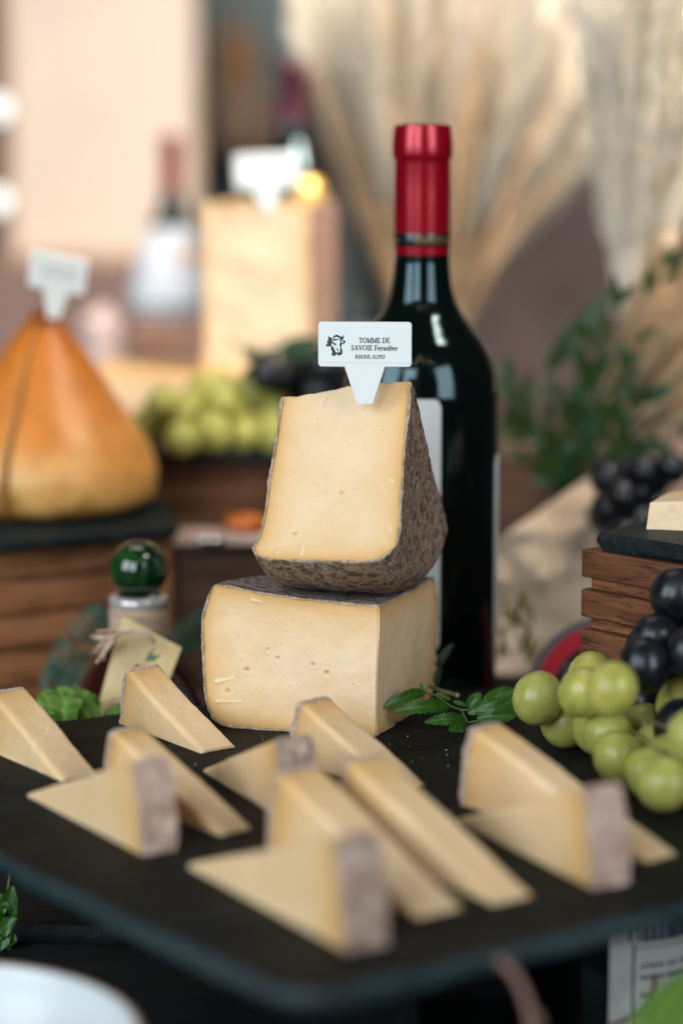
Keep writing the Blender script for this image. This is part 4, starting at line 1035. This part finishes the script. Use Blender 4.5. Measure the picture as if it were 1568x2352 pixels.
# ------------------------------------------------------------------ background, left
def block(name, label, cat, x0, x1, y0, y1, z0, z1, mat, bev=.3, rough=.05, **k):
    V, F = box(x0, x1, y0, y1, z0, z1, bev); c = ((x0 + x1)/2, (y0 + y1)/2, z0); o = mesh(name, V, F, mat, loc=c, smooth=False); tag(o, label, cat); return o
# tall cheese and the cheese under it
def fat_block(name, label, c, L, D, H, rz, seed, face):
    t = thing(name, label, 'cheese', c, rz=rz)
    def f(a, b, c_): return np.c_[(a - .5)*L, (b - .5)*D, c_*H]
    V, F, uvw = hexbody(f, 24, 24, 30); cen = np.array([0, 0, H/2]); rd = 1.2*np.minimum(np.minimum(uvw[:, 0], 1 - uvw[:, 0])*L, np.minimum(uvw[:, 2], 1 - uvw[:, 2])*H)
    V = V + (nz(V, .5, 3, seed)*.12)[:, None]*np.array([1, 1, .6]); V[:, 2] = np.maximum(V[:, 2], 0)
    mesh('paste', V, F, PASTE, t, auto=45, attrs={'rd': rd*1.6 + .25, 'pit': np.zeros(len(V)), 'flake': np.zeros(len(V))})
    V, F = box(L/2 + .01, L/2 + .28, -D/2, D/2, 0, H, .08); mesh('rind', V, F, face, t, smooth=False)
    return t
BR_R = plain('brown_rind', (0.42, 0.26, 0.19), .8, .25, .8, .05)
t1 = fat_block('cheese_block', 'tall pale cheese block behind the green grapes, a tag in its top', (-4.75, 159, 11.1), 7.0, 7.0, 10.9, R_(-12), 3.0, BR_R)
t2 = fat_block('cheese_block', 'low yellow cheese slab under the tall pale block', (-8.6, 160, 7.5), 14.5, 11, 3.6, R_(2), 5.0, BR_R)
make_tag('blurred white tag standing in the top of the tall pale cheese', P(612, 432, 155.5), (R_(88), R_(-3), R_(6)), 4.0, 2.2, (1.7, .7, 1.5), [], cow=False, marks=(1.4, .95))
# cone-shouldered bottle
bx, by, bz = P(398, 700, 200)[0], 200, 11.3
t = thing('wine_bottle', 'wide shouldered dark bottle with a thin red neck and pale label, far left', 'bottle', (bx, by, bz))
H_ = 14.6
pf = [(0, 0), (3.3, 0), (3.6, .3), (3.55, 2), (2.9, 4.6), (2.1, 7.0), (1.2, 9.2), (.85, 10.2), (.78, 12)]
V, F = lathe([tuple(q) for q in smoothprof(pf, 4)], 48); mesh('glass_body', V, F, BGLASS, t)
V, F = lathe([(.82, 10.2), (.84, 12), (.80, 14.2), (.9, 14.25), (.9, 14.9), (0, 15)], 32); mesh('capsule', V, F, RED, t)
V, F = lathe([(3.63, .35), (3.62, 2), (2.98, 4.6), (2.2, 6.8), (1.9, 7.5)], 40, R_(-200), R_(20)); mesh('label', V, F, plain('pale_label', (.72, .76, .82), .6, .1, .4), t)
V, F = lathe([(3.0, 4.7), (2.62, 5.7)], 20, R_(-80), R_(-10)); V = np.array(V); V[:, :2] *= 1.02; mesh('label_print', V, F, plain('label_orange', (.62, .38, .26), .7), t)
block('cardboard_box', 'pinkish cardboard box under the far left bottle', 'box', bx - 3.0, bx + 3.2, 196, 206, 7.2, 11.28, plain('pink_card', (0.55, 0.31, 0.22), .8, .1, .3))
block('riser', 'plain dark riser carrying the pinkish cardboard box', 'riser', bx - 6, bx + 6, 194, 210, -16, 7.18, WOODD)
block('linen_bag', 'pale mauve cloth bag left of the pinkish box', 'bag', P(190, 800, 190)[0], P(275, 800, 190)[0], 186, 194, 2, 13.0, plain('mauve_cloth', (.55, .42, .40), .9, .15, .5), 1.2)
block('riser', 'dark riser under the pale cloth bag', 'riser', -26, P(280, 800, 190)[0] , 184, 196, -16, 1.98, WOODD)
# framed cream board
x0, x1 = P(12, 300, 255)[0], P(458, 300, 255)[0]; zt, zb = P(200, -160, 255)[2], P(200, 596, 255)[2]
t = thing('cream_board', 'large cream coloured framed board in the top left corner', 'board', ((x0 + x1)/2, 255, zb), rz=R_(1))
cx = (x0 + x1)/2; hw = (x1 - x0)/2
V, F = box(-hw + .6, hw - .6, -.3, .3, .6, zt - zb - .6); mesh('panel', V, F, plain('cream_panel', (0.72, 0.58, 0.48), .6, .04, .1), t, smooth=False)
for q in ((-hw, -hw + .9, 0, zt - zb), (hw - .6, hw, 0, zt - zb), (-hw + .91, hw - .61, 0, .9)):
    V, F = box(q[0], q[1], -.8, .8, q[2], q[3], .1); mesh('frame_rail', V, F, plain('frame_wood', (0.52, 0.36, 0.24), .6, .15, .3), t, smooth=False)
block('riser', 'dark ledge that the cream board stands on', 'riser', x0 - 6, x1 + 2, 248, 262, -16, zb - .02, plain('mauve_ledge', (0.22, 0.14, 0.12), .8, .2, .1))
# grey green cupboard with shelf
xa, xb = P(452, 100, 318)[0], P(712, 100, 318)[0]
t = thing('cupboard', 'grey green cupboard between the cream board and the dried grass', 'cupboard', ((xa + xb)/2, 318, -16))
V, F = box(-(xb - xa)/2, (xb - xa)/2, 0, 8, 0, 78); mesh('back_panel', V, F, plain('grey_green', (0.23, 0.29, 0.28), .7, .25, .08), t, smooth=False)
for z_ in (P(560, 330, 300)[2] + 16, P(560, 30, 300)[2] + 60):
    V, F = box(-(xb - xa)/2, (xb - xa)/2, -24, -.02, z_ - 1.5, z_, .1); mesh('shelf', V, F, WOODD, t, smooth=False)
V, F = box(-(xb - xa)/2, -(xb - xa)/2 + 1, -24, -.02, 0, 78, .1); mesh('side_panel', V, F, plain('grey_green_side', (0.25, 0.24, 0.22), .7, .2, .1), t, smooth=False)
zs = P(560, 330, 300)[2]
c = P(562, 250, 300); t = thing('wicker_basket', 'blurred brown basket on the shelf right of the cream board', 'basket', (c[0], 302, zs + .02))
mb = MB()
for k in range(9):
    r_ = 3.6 + .12*k; mb.add(*tube([(r_*math.cos(a), .7*r_*math.sin(a), .35 + k*.62 + .12*math.sin(a*9 + k*3.1)) for a in np.linspace(0, 2*math.pi, 46)], .34, 6, False))
mb.obj('weave', plain('wicker', (0.30, 0.19, 0.13), .8, .3, 1), t)
V, F = lathe([(0, 0), (3.3, 0), (4.1, 5.4), (3.9, 5.4), (3.1, .2), (0, .2)], 30); V = np.array(V); V[:, 1] *= .68; mesh('lining', V, F, plain('wicker_dark', (0.16, 0.09, 0.06), .9), t)
c = P(545, 120, 302); t = thing('amber_jar', 'blurred amber jar above the basket at the top', 'jar', (c[0], 303, zs + 6.4))
V, F = lathe([tuple(q) for q in smoothprof([(0, 0), (2.2, 0), (2.5, .6), (2.5, 5), (2.0, 6.2), (1.3, 7), (1.25, 8.5)], 4)], 32); mesh('glass', V, F, plain('amber_brown', (0.28, 0.13, 0.04), .2, .3, .3), t)
V, F = lathe([(1.4, 8.2), (1.45, 9.6), (0, 9.65)], 24); mesh('lid', V, F, plain('brown_lid', (.25, .2, .17), .5), t)
# tall dark bottle with gold medal
c = P(672, 400, 178); t = thing('wine_bottle', 'tall dark bottle with a plum capsule and gold medal behind the tall cheese', 'bottle', (c[0], 178, 8.4)); t.scale = (.77, .77, .77)
pf = [(0, 0), (3.5, 0), (3.75, .3), (3.75, 9), (3.75, 17), (3.6, 18.6), (2.9, 20.5), (2.0, 22.3), (1.5, 23.8), (1.4, 26)]
V, F = lathe(pf[:3] + [tuple(q) for q in smoothprof(pf[3:], 4)], 48); mesh('glass_body', V, F, BGLASS, t)
V, F = lathe([(1.45, 24), (1.45, 29), (1.6, 29.1), (1.58, 30.2), (0, 30.3)], 32); mesh('capsule', V, F, plain('plum_capsule', (0.10, 0.03, 0.045), .35), t)
V, F = lathe([(0, 0), (1.35, .02), (1.4, .06), (1.35, .14), (0, .16)], 32); o = mesh('gold_medal', V, F, plain('gold', (0.85, 0.55, 0.16), .3, Metallic=.5), t)
o.location = Vector((1.75, -3.75, 17.9))*S; o.rotation_euler = (R_(80), 0, R_(20))
block('riser', 'dark riser under the tall dark bottle', 'riser', c[0] - 3, c[0] + 3, 173, 182, -16, 8.38, WOODD)
# grey carafe-like bottle
c = P(824, 600, 188); t = thing('clear_bottle', 'greyish clear bottle with a round white sticker between the tall cheese and red capped bottle', 'bottle', (c[0], 188, 7))
m = N('grey_glass'); m.p(Base_Color=(0.30, 0.38, 0.38), Roughness=.1, Transmission_Weight=.45); GGL = m.m
pf = [(0, 0), (2.2, 0), (2.45, .4), (2.45, 5.5), (2.0, 7.3), (1.3, 8.6), (1.15, 10), (1.15, 15)]
V, F = lathe(pf[:2] + [tuple(q) for q in smoothprof(pf[2:], 4)], 40); mesh('glass_body', V, F, GGL, t)
V, F = lathe([(1.2, 14), (1.3, 14.1), (1.3, 16), (0, 16.1)], 24); mesh('cap', V, F, plain('grey_cap', (.30, .30, .29), .4), t)
V, F = lathe([(0, 0), (1.2, .02), (1.2, .06), (0, .07)], 28); o = mesh('round_sticker', V, F, LABELP, t); o.location = Vector((0, -2.52, 3.6))*S; o.rotation_euler = (R_(90), 0, 0)
V, F = lathe([(2.40, .5), (2.47, .55), (2.47, 5.2), (2.35, 6.2)], 40); mesh('dark_wrap', V, F, plain('teal_wrap', (0.01, 0.05, 0.06), .3), t)
block('riser', 'dark riser under the greyish clear bottle', 'riser', c[0] - 4, c[0] + 3, 183, 193, -16, 6.98, WOODD)
c = P(765, 690, 182); t = thing('orange_fruit', 'blurred orange fruit next to the greyish clear bottle', 'fruit', (c[0], 180, 7))
V, F = sphere((0, 0, 1.6), 1.6, 24, 16, 1, 1, 1.1); mesh('skin', V, F, plain('orange_skin', (.62, .30, .14), .5), t); V, F = tube([(0, 0, 3.2), (.1, 0, 3.6)], .12, 6); mesh('stalk', V, F, GSTEM, t)
block('riser', 'dark riser under the orange fruit', 'riser', c[0] - 2.4, c[0] + 1.9, 176, 182.9, -16, 6.98, WOODD)
# olive sprig over the small grapes
t = thing('olive_twig', 'pale green twig sticking up from the small green grapes', 'twig', P(600, 830, 147))
V, F = tube([P(520, 775, 148), P(560, 808, 147.5), P(602, 840, 147)], [.16, .15, .12], 7); mesh('stalk', V, F, plain('pale_stalk', (.42, .40, .20), .6), t, world=True)
for k, (a, b) in enumerate((((600, 835), (560, 800)), ((600, 838), (640, 800)), ((590, 850), (560, 865)), ((640, 800), (745, 785)), ((640, 815), (730, 815)))):
    leaf_obj(t, LEAFE, P(*a, 147), P(*b, 146.5), .9, (0, -.9, .3), .1)
for k, (y_, z_) in enumerate(((250, 0), (462, 0))):
    c = P(-6, y_, 232); t = thing('globe_lamp', ('upper' if k == 0 else 'lower') + ' small white globe lamp cut by the left edge', 'lamp', c)
    m = N('lamp_glow'); m.p(Base_Color=(.9, .9, .9), Emission_Color=(.85, .95, 1), Emission_Strength=1.0)
    V, F = sphere((0, 0, 0), 1.15, 20, 12); mesh('globe', V, F, m.m, t); V, F = tube([(0, .9, .4), (0, 6, .5), (0, 6, -6)], .15, 6); mesh('arm', V, F, STEEL, t)

# ------------------------------------------------------------------ dried grasses
def plume_mesh(name, seed, head, nb=230, rad=.035, bend=.05, awn=.16):
    r = np.random.default_rng(seed); V = []; F = []; mi = []
    ax = lambda s: np.array([bend*s*s, bend*.3*s*s, s])
    V_, F_ = tube([ax(s) for s in np.linspace(0, 1, 8)], [.0045]*6 + [.003, .002], 5); V += [tuple(v) for v in V_]; F += F_; mi += [0]*len(F_)
    for k in range(nb):
        s = head + (1 - head)*r.uniform()**.9; a = r.uniform(0, 2*math.pi); p = ax(s*.97)
        o = np.array([math.cos(a), math.sin(a), 0]); ln = awn*r.uniform(.5, 1.1)*(1.15 - .5*abs(s - head)/(1 - head)); sp = rad*r.uniform(.5, 1.4)*math.sin(math.pi*min(1, .2 + .8*(s - head)/(1 - head)))**.6
        p1 = p + o*sp*.5 + np.array([0, 0, ln*.5]); p2 = p + o*sp + np.array([bend*ln, 0, ln]); sd = np.array([-o[1], o[0], 0])*.0048
        b = len(V); V += [tuple(p), tuple(p1 + sd), tuple(p2), tuple(p1 - sd)]; F.append((b, b + 1, b + 2, b + 3)); mi.append(1)
    return np.array(V), F, mi
def grass_bunch(label, base, tips, mats, seed, awn=.16, rad=.035, head=.42, n_var=4, scale_r=1.0):
    t = thing('dried_grass', label, 'dried grass', base)
    protos = []
    for v in range(n_var):
        V, F, mi = plume_mesh('stem', seed + v, head, 240, rad, .06 + .03*v, awn)
        protos.append((V, F, mi))
    meshes = []
    r = np.random.default_rng(seed)
    for k, tp in enumerate(tips):
        b = np.array(base) + np.array([r.normal(0, .5), r.normal(0, .5), 0]); d = np.array(tp) - b; L = np.linalg.norm(d)
        v = k % n_var
        if v >= len(meshes):
            o = mesh('grass_stem', protos[v][0]*100, protos[v][1], None, t, mats=mats, midx=protos[v][2]); meshes.append(o)
        else:
            o = meshes[v].copy(); COL.objects.link(o); o.parent = t
        o.location = Vector((b - np.array(base)).tolist())*S
        o.rotation_mode = 'QUATERNION'; q = Vector(d.tolist()).to_track_quat('Z', 'Y'); o.rotation_quaternion = q @ __import__('mathutils').Quaternion((0, 0, 1), r.uniform(0, 6.28))
        o.scale = (L/100*scale_r, L/100*scale_r, L/100)
    return t
r = np.random.default_rng(3)
base = P(980, 880, 186); tips = []
for k in range(100):
    a = (k + .5)/100; x = 715 + 680*a + r.normal(0, 25); y = -120 + 90*abs(a - .5)*2 + r.uniform(-60, 230); 
    if a > .8: y += 60
    tips.append(P(x, y, 185 + r.uniform(-9, 9)))
grass_bunch('wide fan of dried tan grass behind the red capped bottle', base, tips, [STRAWO, STRAWL], 31, .20, .045, .42)
tips = [P(760 + 500*(k + .5)/36 + r.normal(0, 20), 170 + 260*abs((k + .5)/36 - .5) + r.uniform(-60, 160), 183 + r.uniform(-6, 4)) for k in range(36)]
grass_bunch('shorter orange tan stalks at the heart of the grass fan', base + np.array([0, -3, 0]), tips, [STRAWO, STRAWO], 35, .3, .022, .4)
c = base; t = thing('clay_vase', 'clay vase holding the grass fan, hidden behind the bottle shoulder', 'vase', (c[0], c[1], -16))
V, F = lathe([tuple(q) for q in smoothprof([(0, 0), (3, 0), (4, 4), (3.6, 16), (2.2, 24), (2.4, 26.8)], 4)], 32); mesh('body', V, F, plain('clay', (.16, .10, .08), .7), t)
V, F = lathe([(2.3, 26.8), (2.6, 27.0), (2.5, 27.3), (2.2, 27.2)], 32); mesh('rim', V, F, plain('clay_rim', (.2, .12, .09), .7), t)
base = P(1442, 720, 160); tips = []
for k in range(56):
    a = (k + .5)/56; x = 1330 + 420*a + r.normal(0, 18); y = -150 + r.uniform(-90, 160); tips.append(P(x, y, 160 + r.uniform(-6, 6)))
grass_bunch('upright pale wheat like bunch in the top right corner', base, tips, [STRAWL, STRAWL], 41, .15, .05, .16)
base = P(1300, 1090, 146); tips = []
for k in range(46):
    a = (k + .5)/46; ang = R_(24 + 40*a); ln = 520 + r.uniform(-80, 90); tips.append(P(1300 + ln*math.cos(ang), 1090 - ln*math.sin(ang), 146 + r.uniform(-5, 7)))
grass_bunch('tan grass leaning out to the right above the black grapes', base, tips, [STRAW, STRAW], 51, .2, .055, .42)
# green foliage of the bouquet
t = thing('leafy_branch', 'dark green leafy branches right of the wine bottle', 'foliage', P(1300, 1120, 143))
def lf(x0, y0, x1, y1, Y, w_, mat=LEAFE): leaf_obj(t, mat, P(x0, y0, Y), P(x1, y1, Y - 1), w_*.62, (r.normal(0, .3), -.85, .4), .1, 0, .15, 10)
for (x0, y0, x1, y1, w_) in ((1280, 1010, 1165, 985, 1.9), (1455, 690, 1540, 560, 1.4), (1300, 800, 1410, 670, 1.9), (1260, 850, 1380, 700, 2.0), (1340, 880, 1300, 760, 1.9), (1330, 900, 1390, 800, 1.8), (1300, 900, 1185, 905, 1.1)):
    lf(x0, y0, x1, y1, 142 + r.uniform(-3, 4), w_, LEAFE)
lines_ = [((1300, 1120), (1545, 575)), ((1310, 1110), (1420, 690)), ((1300, 1100), (1180, 880)), ((1290, 1120), (1160, 985)), ((1320, 1110), (1590, 1000)), ((1310, 1110), (1520, 860)), ((1330, 1080), (1360, 760)), ((1250, 1140), (1320, 960)), ((1340, 1130), (1450, 1010))]
for k in range(170):
    (xa_, ya_), (xb_, yb_) = lines_[k % len(lines_)]; s_ = r.uniform(.02, 1); x = xa_ + (xb_ - xa_)*s_ + r.normal(0, 9); y = ya_ + (yb_ - ya_)*s_ + r.normal(0, 9)
    a = math.atan2(yb_ - ya_, xb_ - xa_) + r.choice([-1, 1])*r.uniform(.25, .9); ln = r.uniform(35, 80)
    lf(x, y, x + ln*math.cos(a), y + ln*math.sin(a), 141 + r.uniform(-5, 5), r.uniform(.5, 1.15), (LEAFE, LEAFE, FERN, LEAFE, LEAFE)[int(r.integers(0, 5))])
mb = MB()
for k in range(14):
    a = R_(20 + 6*k + r.uniform(-3, 3)); mb.add(*tube([P(1280, 1150, 143), P(1280 + 200*math.cos(a), 1150 - 200*math.sin(a), 143), P(1280 + 420*math.cos(a - .05), 1150 - 430*math.sin(a), 144)], .09, 5))
mb.obj('branch', LEAFE, t, world=True)
# kraft paper wrap and boards
def sheet(name, label, cat, q, n_, amp, mat, seed, th=.06):
    q = [np.array(p_) for p_ in q]; V = []; F = []
    nn_ = np.cross(q[1] - q[0], q[3] - q[0]); nn_ /= np.linalg.norm(nn_)
    for s_ in (0, 1):
        for i in range(n_ + 1):
            for j in range(n_ + 1):
                u, v = i/n_, j/n_; p = (1 - u)*(1 - v)*q[0] + u*(1 - v)*q[1] + u*v*q[2] + (1 - u)*v*q[3]
                V.append(p + nn_*(amp*fbm(p, .22, 3, seed) + amp*.6*abs(fbm(p, .6, 2, seed + 5)) + s_*th))
    w_ = n_ + 1; k = w_*w_
    for i in range(n_):
        for j in range(n_):
            F.append((i*w_ + j, i*w_ + j + 1, (i + 1)*w_ + j + 1, (i + 1)*w_ + j)); F.append((k + i*w_ + j, k + (i + 1)*w_ + j, k + (i + 1)*w_ + j + 1, k + i*w_ + j + 1))
    for i in range(n_):
        F += [(i*w_, (i + 1)*w_, k + (i + 1)*w_, k + i*w_), (i*w_ + n_, k + i*w_ + n_, k + (i + 1)*w_ + n_, (i + 1)*w_ + n_), (i, k + i, k + i + 1, i + 1), (n_*w_ + i, n_*w_ + i + 1, k + n_*w_ + i + 1, k + n_*w_ + i)]
    o = mesh(name, V, F, mat, loc=q[0], auto=40); tag(o, label, cat); return o
sheet('paper_wrap', 'crumpled beige wrapping paper between the wine bottle and the right crate', 'wrapping paper', [P(1110, 1640, 133), P(1560, 1640, 131), P(1350, 1095, 136), P(1120, 1255, 134)], 26, 1.1, KRAFT, 2)
sheet('paper_wrap', 'pinkish tan paper behind the black grapes at the right edge', 'wrapping paper', [P(1330, 1330, 152), P(1800, 1330, 152), P(1800, 760, 156), P(1340, 1130, 152)], 20, 1.0, plain('pink_kraft', (0.52, 0.34, 0.26), .8, .1, .4), 6)
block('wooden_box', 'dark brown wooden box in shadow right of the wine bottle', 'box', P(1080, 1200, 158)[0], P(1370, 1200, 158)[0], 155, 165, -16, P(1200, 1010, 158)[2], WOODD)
OLIVE = plain('olive_blade', (.13, .12, .03), .7, .3, 1)
t = thing('herb_tuft', 'blurred yellowish herb tuft low behind the wine bottle', 'herb', P(1170, 1500, 127))
for k in range(34):
    x = r.uniform(1130, 1230); y = r.uniform(1400, 1530); a = r.uniform(3.6, 5.8); ln = r.uniform(30, 70)
    leaf_obj(t, OLIVE, P(x, y, 127), P(x + ln*.5*math.cos(a), y + ln*math.sin(a), 127.5), .28, (0, -.9, .3), .1, 0, .1, 5)
block('serving_board', 'grey board lying low behind the wine bottle at the right', 'board', 6, 22, 123, 131, -5.2, -4.6, plain('grey_board', (.25, .21, .20), .6, .2, .3))
block('riser', 'dark riser under the low grey board', 'riser', 14.1, 24, 123, 132, -16, -5.22, BLACK, .1)
# round tin leaning behind the crate
c = P(1400, 1610, 120.5); t = thing('round_tin', 'leaning round black tin with a red ring, behind the green grapes', 'tin', c, rot=(R_(72), 0, R_(-8)))
RR = 195*120.5/FPX
GREYR = plain('tin_grey', (.07, .07, .085), .6)
V, F = lathe([(0, -1.5), (RR - .2, -1.5), (RR, -1.35), (RR, 1.2), (RR - .1, 1.35), (RR*.90, 1.38), (0, 1.38)], 72); mesh('drum', V, F, GREYR, t, auto=40)
V, F = lathe([(RR*.90, 1.385), (RR*.90, 1.40), (RR*.70, 1.41), (RR*.70, 1.385)], 72); mesh('red_ring', V, F, plain('ring_red', (.45, .01, .025), .6, Specular_IOR_Level=.2), t, smooth=False)
V, F = lathe([(RR*.695, 1.385), (RR*.69, 1.42), (0, 1.42)], 72); mesh('black_label', V, F, plain('tin_black', (.008, .010, .013), .6, Specular_IOR_Level=.2), t, smooth=False)
st = []
for ln_ in range(3):
    x = -2.3
    while x < -.3: w2 = r.uniform(.12, .3); st += [(x, 1.55 - ln_*.42 + .06, x + w2, 1.55 - ln_*.42 + .06, .13), (x, 1.55 - ln_*.42 - .1, x + w2*.8, 1.55 - ln_*.42 - .1, .1)]; x += w2 + .14
V, F = strokes_mesh(st, 1.425); mesh('grey_print', V, F, plain('print_grey', (.10, .13, .15), .6), t, smooth=False)

# ------------------------------------------------------------------ foreground, below the board
c = G(0, 0, -16) ; jx, jy = P(1404, 2200, 97)[0], 97.0
t = thing('glass_jar', 'dark glass jar with a printed white label under the right side of the board', 'jar', (jx, jy, -16))
V, F = lathe([(0, 0), (3.6, 0), (3.85, .3), (3.85, 11.4), (3.6, 12.0), (3.3, 12.2), (3.3, 12.6)], 72); mesh('glass_body', V, F, BGLASS, t, auto=50)
V, F = lathe([(3.4, 12.2), (3.45, 12.25), (3.45, 13.3), (3.3, 13.4), (0, 13.42)], 60); mesh('lid', V, F, BLACK, t, auto=40)
JL = plain('jar_label', (.42, .42, .40), .6, .06, 2)
label_patch('label', t, 3.855, R_(-8), R_(120), 1.0, 11.3, JL, .02)
DK = plain('print_dark', (.012, .035, .045), .6); cyl = on_cyl(3.885, 0, R_(6)); 
mb = MB()
V, F = strokes_mesh([(.0 + .35*i, 10.85, .35 + .35*i, 10.85, .85) for i in range(16)], .0, cyl); mb.add(V, F)
V, F = strokes_mesh([(.02, 10.35 - .45*i, .02, 9.9 - .45*i, .10) for i in range(18)] + [(.35*i, 10.22, .35 + .35*i, 10.22, .06) for i in range(16)] + [(.35*i, 5.9, .35 + .35*i, 5.9, .22) for i in range(16)], .002, cyl); mb.add(V, F)
mb.obj('label_frame', DK, t, smooth=False)
st = []
for (z_, xs, hh) in ((9.45, .35, .22), (8.98, .35, .22), (8.25, .35, .20), (7.1, 1.9, .22), (6.65, 1.6, .2), (5.2, 1.4, .2), (4.8, 1.3, .2), (4.4, 1.4, .2)):
    x = xs
    while x < 5:
        for q in range(int(r.integers(4, 9))):
            st += [(x, z_ - hh/2, x, z_ + hh*r.uniform(.2, .6), .05), (x + .04, z_ - hh*r.uniform(-.3, .45), x + .09, z_ - hh*r.uniform(-.3, .45), .05)]; x += .13
        x += .14
V, F = strokes_mesh(st, .006, cyl); mesh('small_print', V, F, DK, t, smooth=False)
V, F = box(8.5, 24, 86, 112, -15.98, -15.7, .1)
tag(mesh('tray', V, F, BLACK, loc=(14, 98, -16), smooth=False), 'thin black tray under the dark glass jar', 'tray')
# lime leaf bottom right
t = thing('lime_leaf', 'bright lime green leaf out of focus in the bottom right corner', 'leaf', P(1560, 2360, 86))
leaf_obj(t, LEAFL, P(1440, 2440, 80), P(1620, 2225, 82), 1.7, (-.3, -.7, .6), .06, 0, .1, 14, .1)
leaf_obj(t, LEAFL, P(1530, 2480, 79), P(1680, 2270, 81), 2.0, (-.1, -.7, .7), .06, 0, .1, 14, .1)
t = thing('twig', 'thin brown twig curling in front of the jar label', 'twig', P(1470, 2330, 91))
V, F = tube([np.array(q) for q in smoothprof([P(1390, 2362, 91), P(1430, 2345, 91), P(1468, 2322, 91), P(1490, 2290, 91.2), P(1502, 2258, 91.5), P(1500, 2240, 91.8)], 4)], .11, 7); mesh('stalk', V, F, plain('brown_twig', (.16, .07, .04), .5), t, world=True)
V, F = tube([P(1468, 2322, 91), P(1500, 2330, 90.5), P(1540, 2365, 90)], .09, 6); mesh('side_shoot', V, F, plain('brown_shoot', (.12, .06, .03), .5), t, world=True)
t = thing('twig', 'blurred reddish twig hanging below the near edge of the board', 'twig', P(1150, 2230, 77))
V, F = tube([np.array(q) for q in smoothprof([P(1128, 2196, 76.5), P(1160, 2215, 76.3), P(1190, 2255, 76), P(1215, 2320, 75.6), P(1225, 2400, 75)], 4)], [.16]*17, 7); mesh('stalk', V, F, plain('red_twig', (.20, .10, .08), .6), t, world=True)
V, F = leaf(P(1215, 2320, 75.6), P(1240, 2360, 75.2), .35)[:2]; mesh('bud', V, F, plain('twig_bud', (.14, .08, .05), .6), t, world=True)
# herb at left edge
t = thing('basil_sprig', 'dark green herb leaves at the left edge below the board', 'herb', P(10, 2100, 103))
for k, (x0, y0, x1, y1, w_) in enumerate(((8, 2120, -18, 2040, 1.2), (10, 2110, 30, 2035, 1.0), (5, 2150, 42, 2105, .8), (0, 2160, 40, 2160, 1.1), (0, 2130, -30, 2150, 1.2), (4, 2160, 20, 2190, .8), (2, 2100, 14, 2060, .9), (-10, 2170, 30, 2140, 1.0))):
    leaf_obj(t, LEAFD, P(x0, y0, 101.5), P(x1, y1, 101), w_, (.2*math.sin(k*2), -.8, .5), .2, .1, .3, 16, .2, k)
V, F = tube([P(-5, 2190, 101.5), P(6, 2120, 101.6), P(20, 2040, 101.4), P(24, 2005, 101.2)], .07, 6); mesh('stem', V, F, plain('herb_stem', (.10, .16, .04), .5), t, world=True)
# white bowl
t = thing('white_bowl', 'white glazed bowl out of focus in the bottom left corner', 'bowl', (-14.1, 76.3, -9.5))
m = N('white_glaze'); m.p(Base_Color=(.62, .66, .68), Roughness=.3); WG = m.m
pf = [(0, 0), (3.2, 0), (3.6, .3), (5.6, 2.6), (7.0, 4.9), (7.45, 6.2), (7.48, 6.38), (7.38, 6.45), (7.2, 6.38), (6.8, 5.1), (5.5, 3.0), (3.4, 1.0), (0, .7)]
V, F = lathe([tuple(q) for q in smoothprof(pf, 4)], 96); mesh('bowl_body', V, F, WG, t)
V, F = lathe([(7.30, 6.45), (7.49, 6.30), (7.50, 6.05), (7.58, 6.05), (7.58, 6.42), (7.36, 6.56), (7.30, 6.45)], 96); mesh('rim_line', V, F, plain('rim_brown', (.32, .19, .12), .5), t)
t = thing('dried_fruit', 'heap of brown dried fruit inside the white bowl', 'fruit', (-14.1, 76.3, -8.1))
V, F = sphere((0, 0, 0), .9, 14, 9, 1.3, 1, .7); proto = None; BRN = plain('brown_fruit', (.30, .13, .06), .5, .35, 2)
for k in range(38):
    a = r.uniform(0, 6.28); q = r.uniform(0, 1)**.5*4.4; zz = 1.2 + (4.6 - q)*.75 + r.uniform(0, .5)
    if proto is None: o = mesh('fruit_piece', V, F, BRN, t); proto = o
    else: o = proto.copy(); COL.objects.link(o); o.parent = t
    o.location = (q*math.cos(a)*S, q*math.sin(a)*S, zz*S); o.rotation_euler = tuple(r.uniform(0, 6, 3))
# crumbs and dust on the board
def crumbs(n_):
    mb = MB()
    for k in range(n_):
        px, py = r.uniform(200, 1100), r.uniform(1665, 1760); q = G(px, py, .02); V, F = sphere(q, r.uniform(.012, .035), 6, 4); mb.add(V, F)
    o = mb.obj('cheese_crumbs', plain('crumb', (.75, .65, .5), .8)); o['kind'] = 'stuff'; o['label'] = 'pale crumbs scattered over the black slate board'; o['category'] = 'crumbs'
crumbs(24)
bpy.context.view_layer.update()
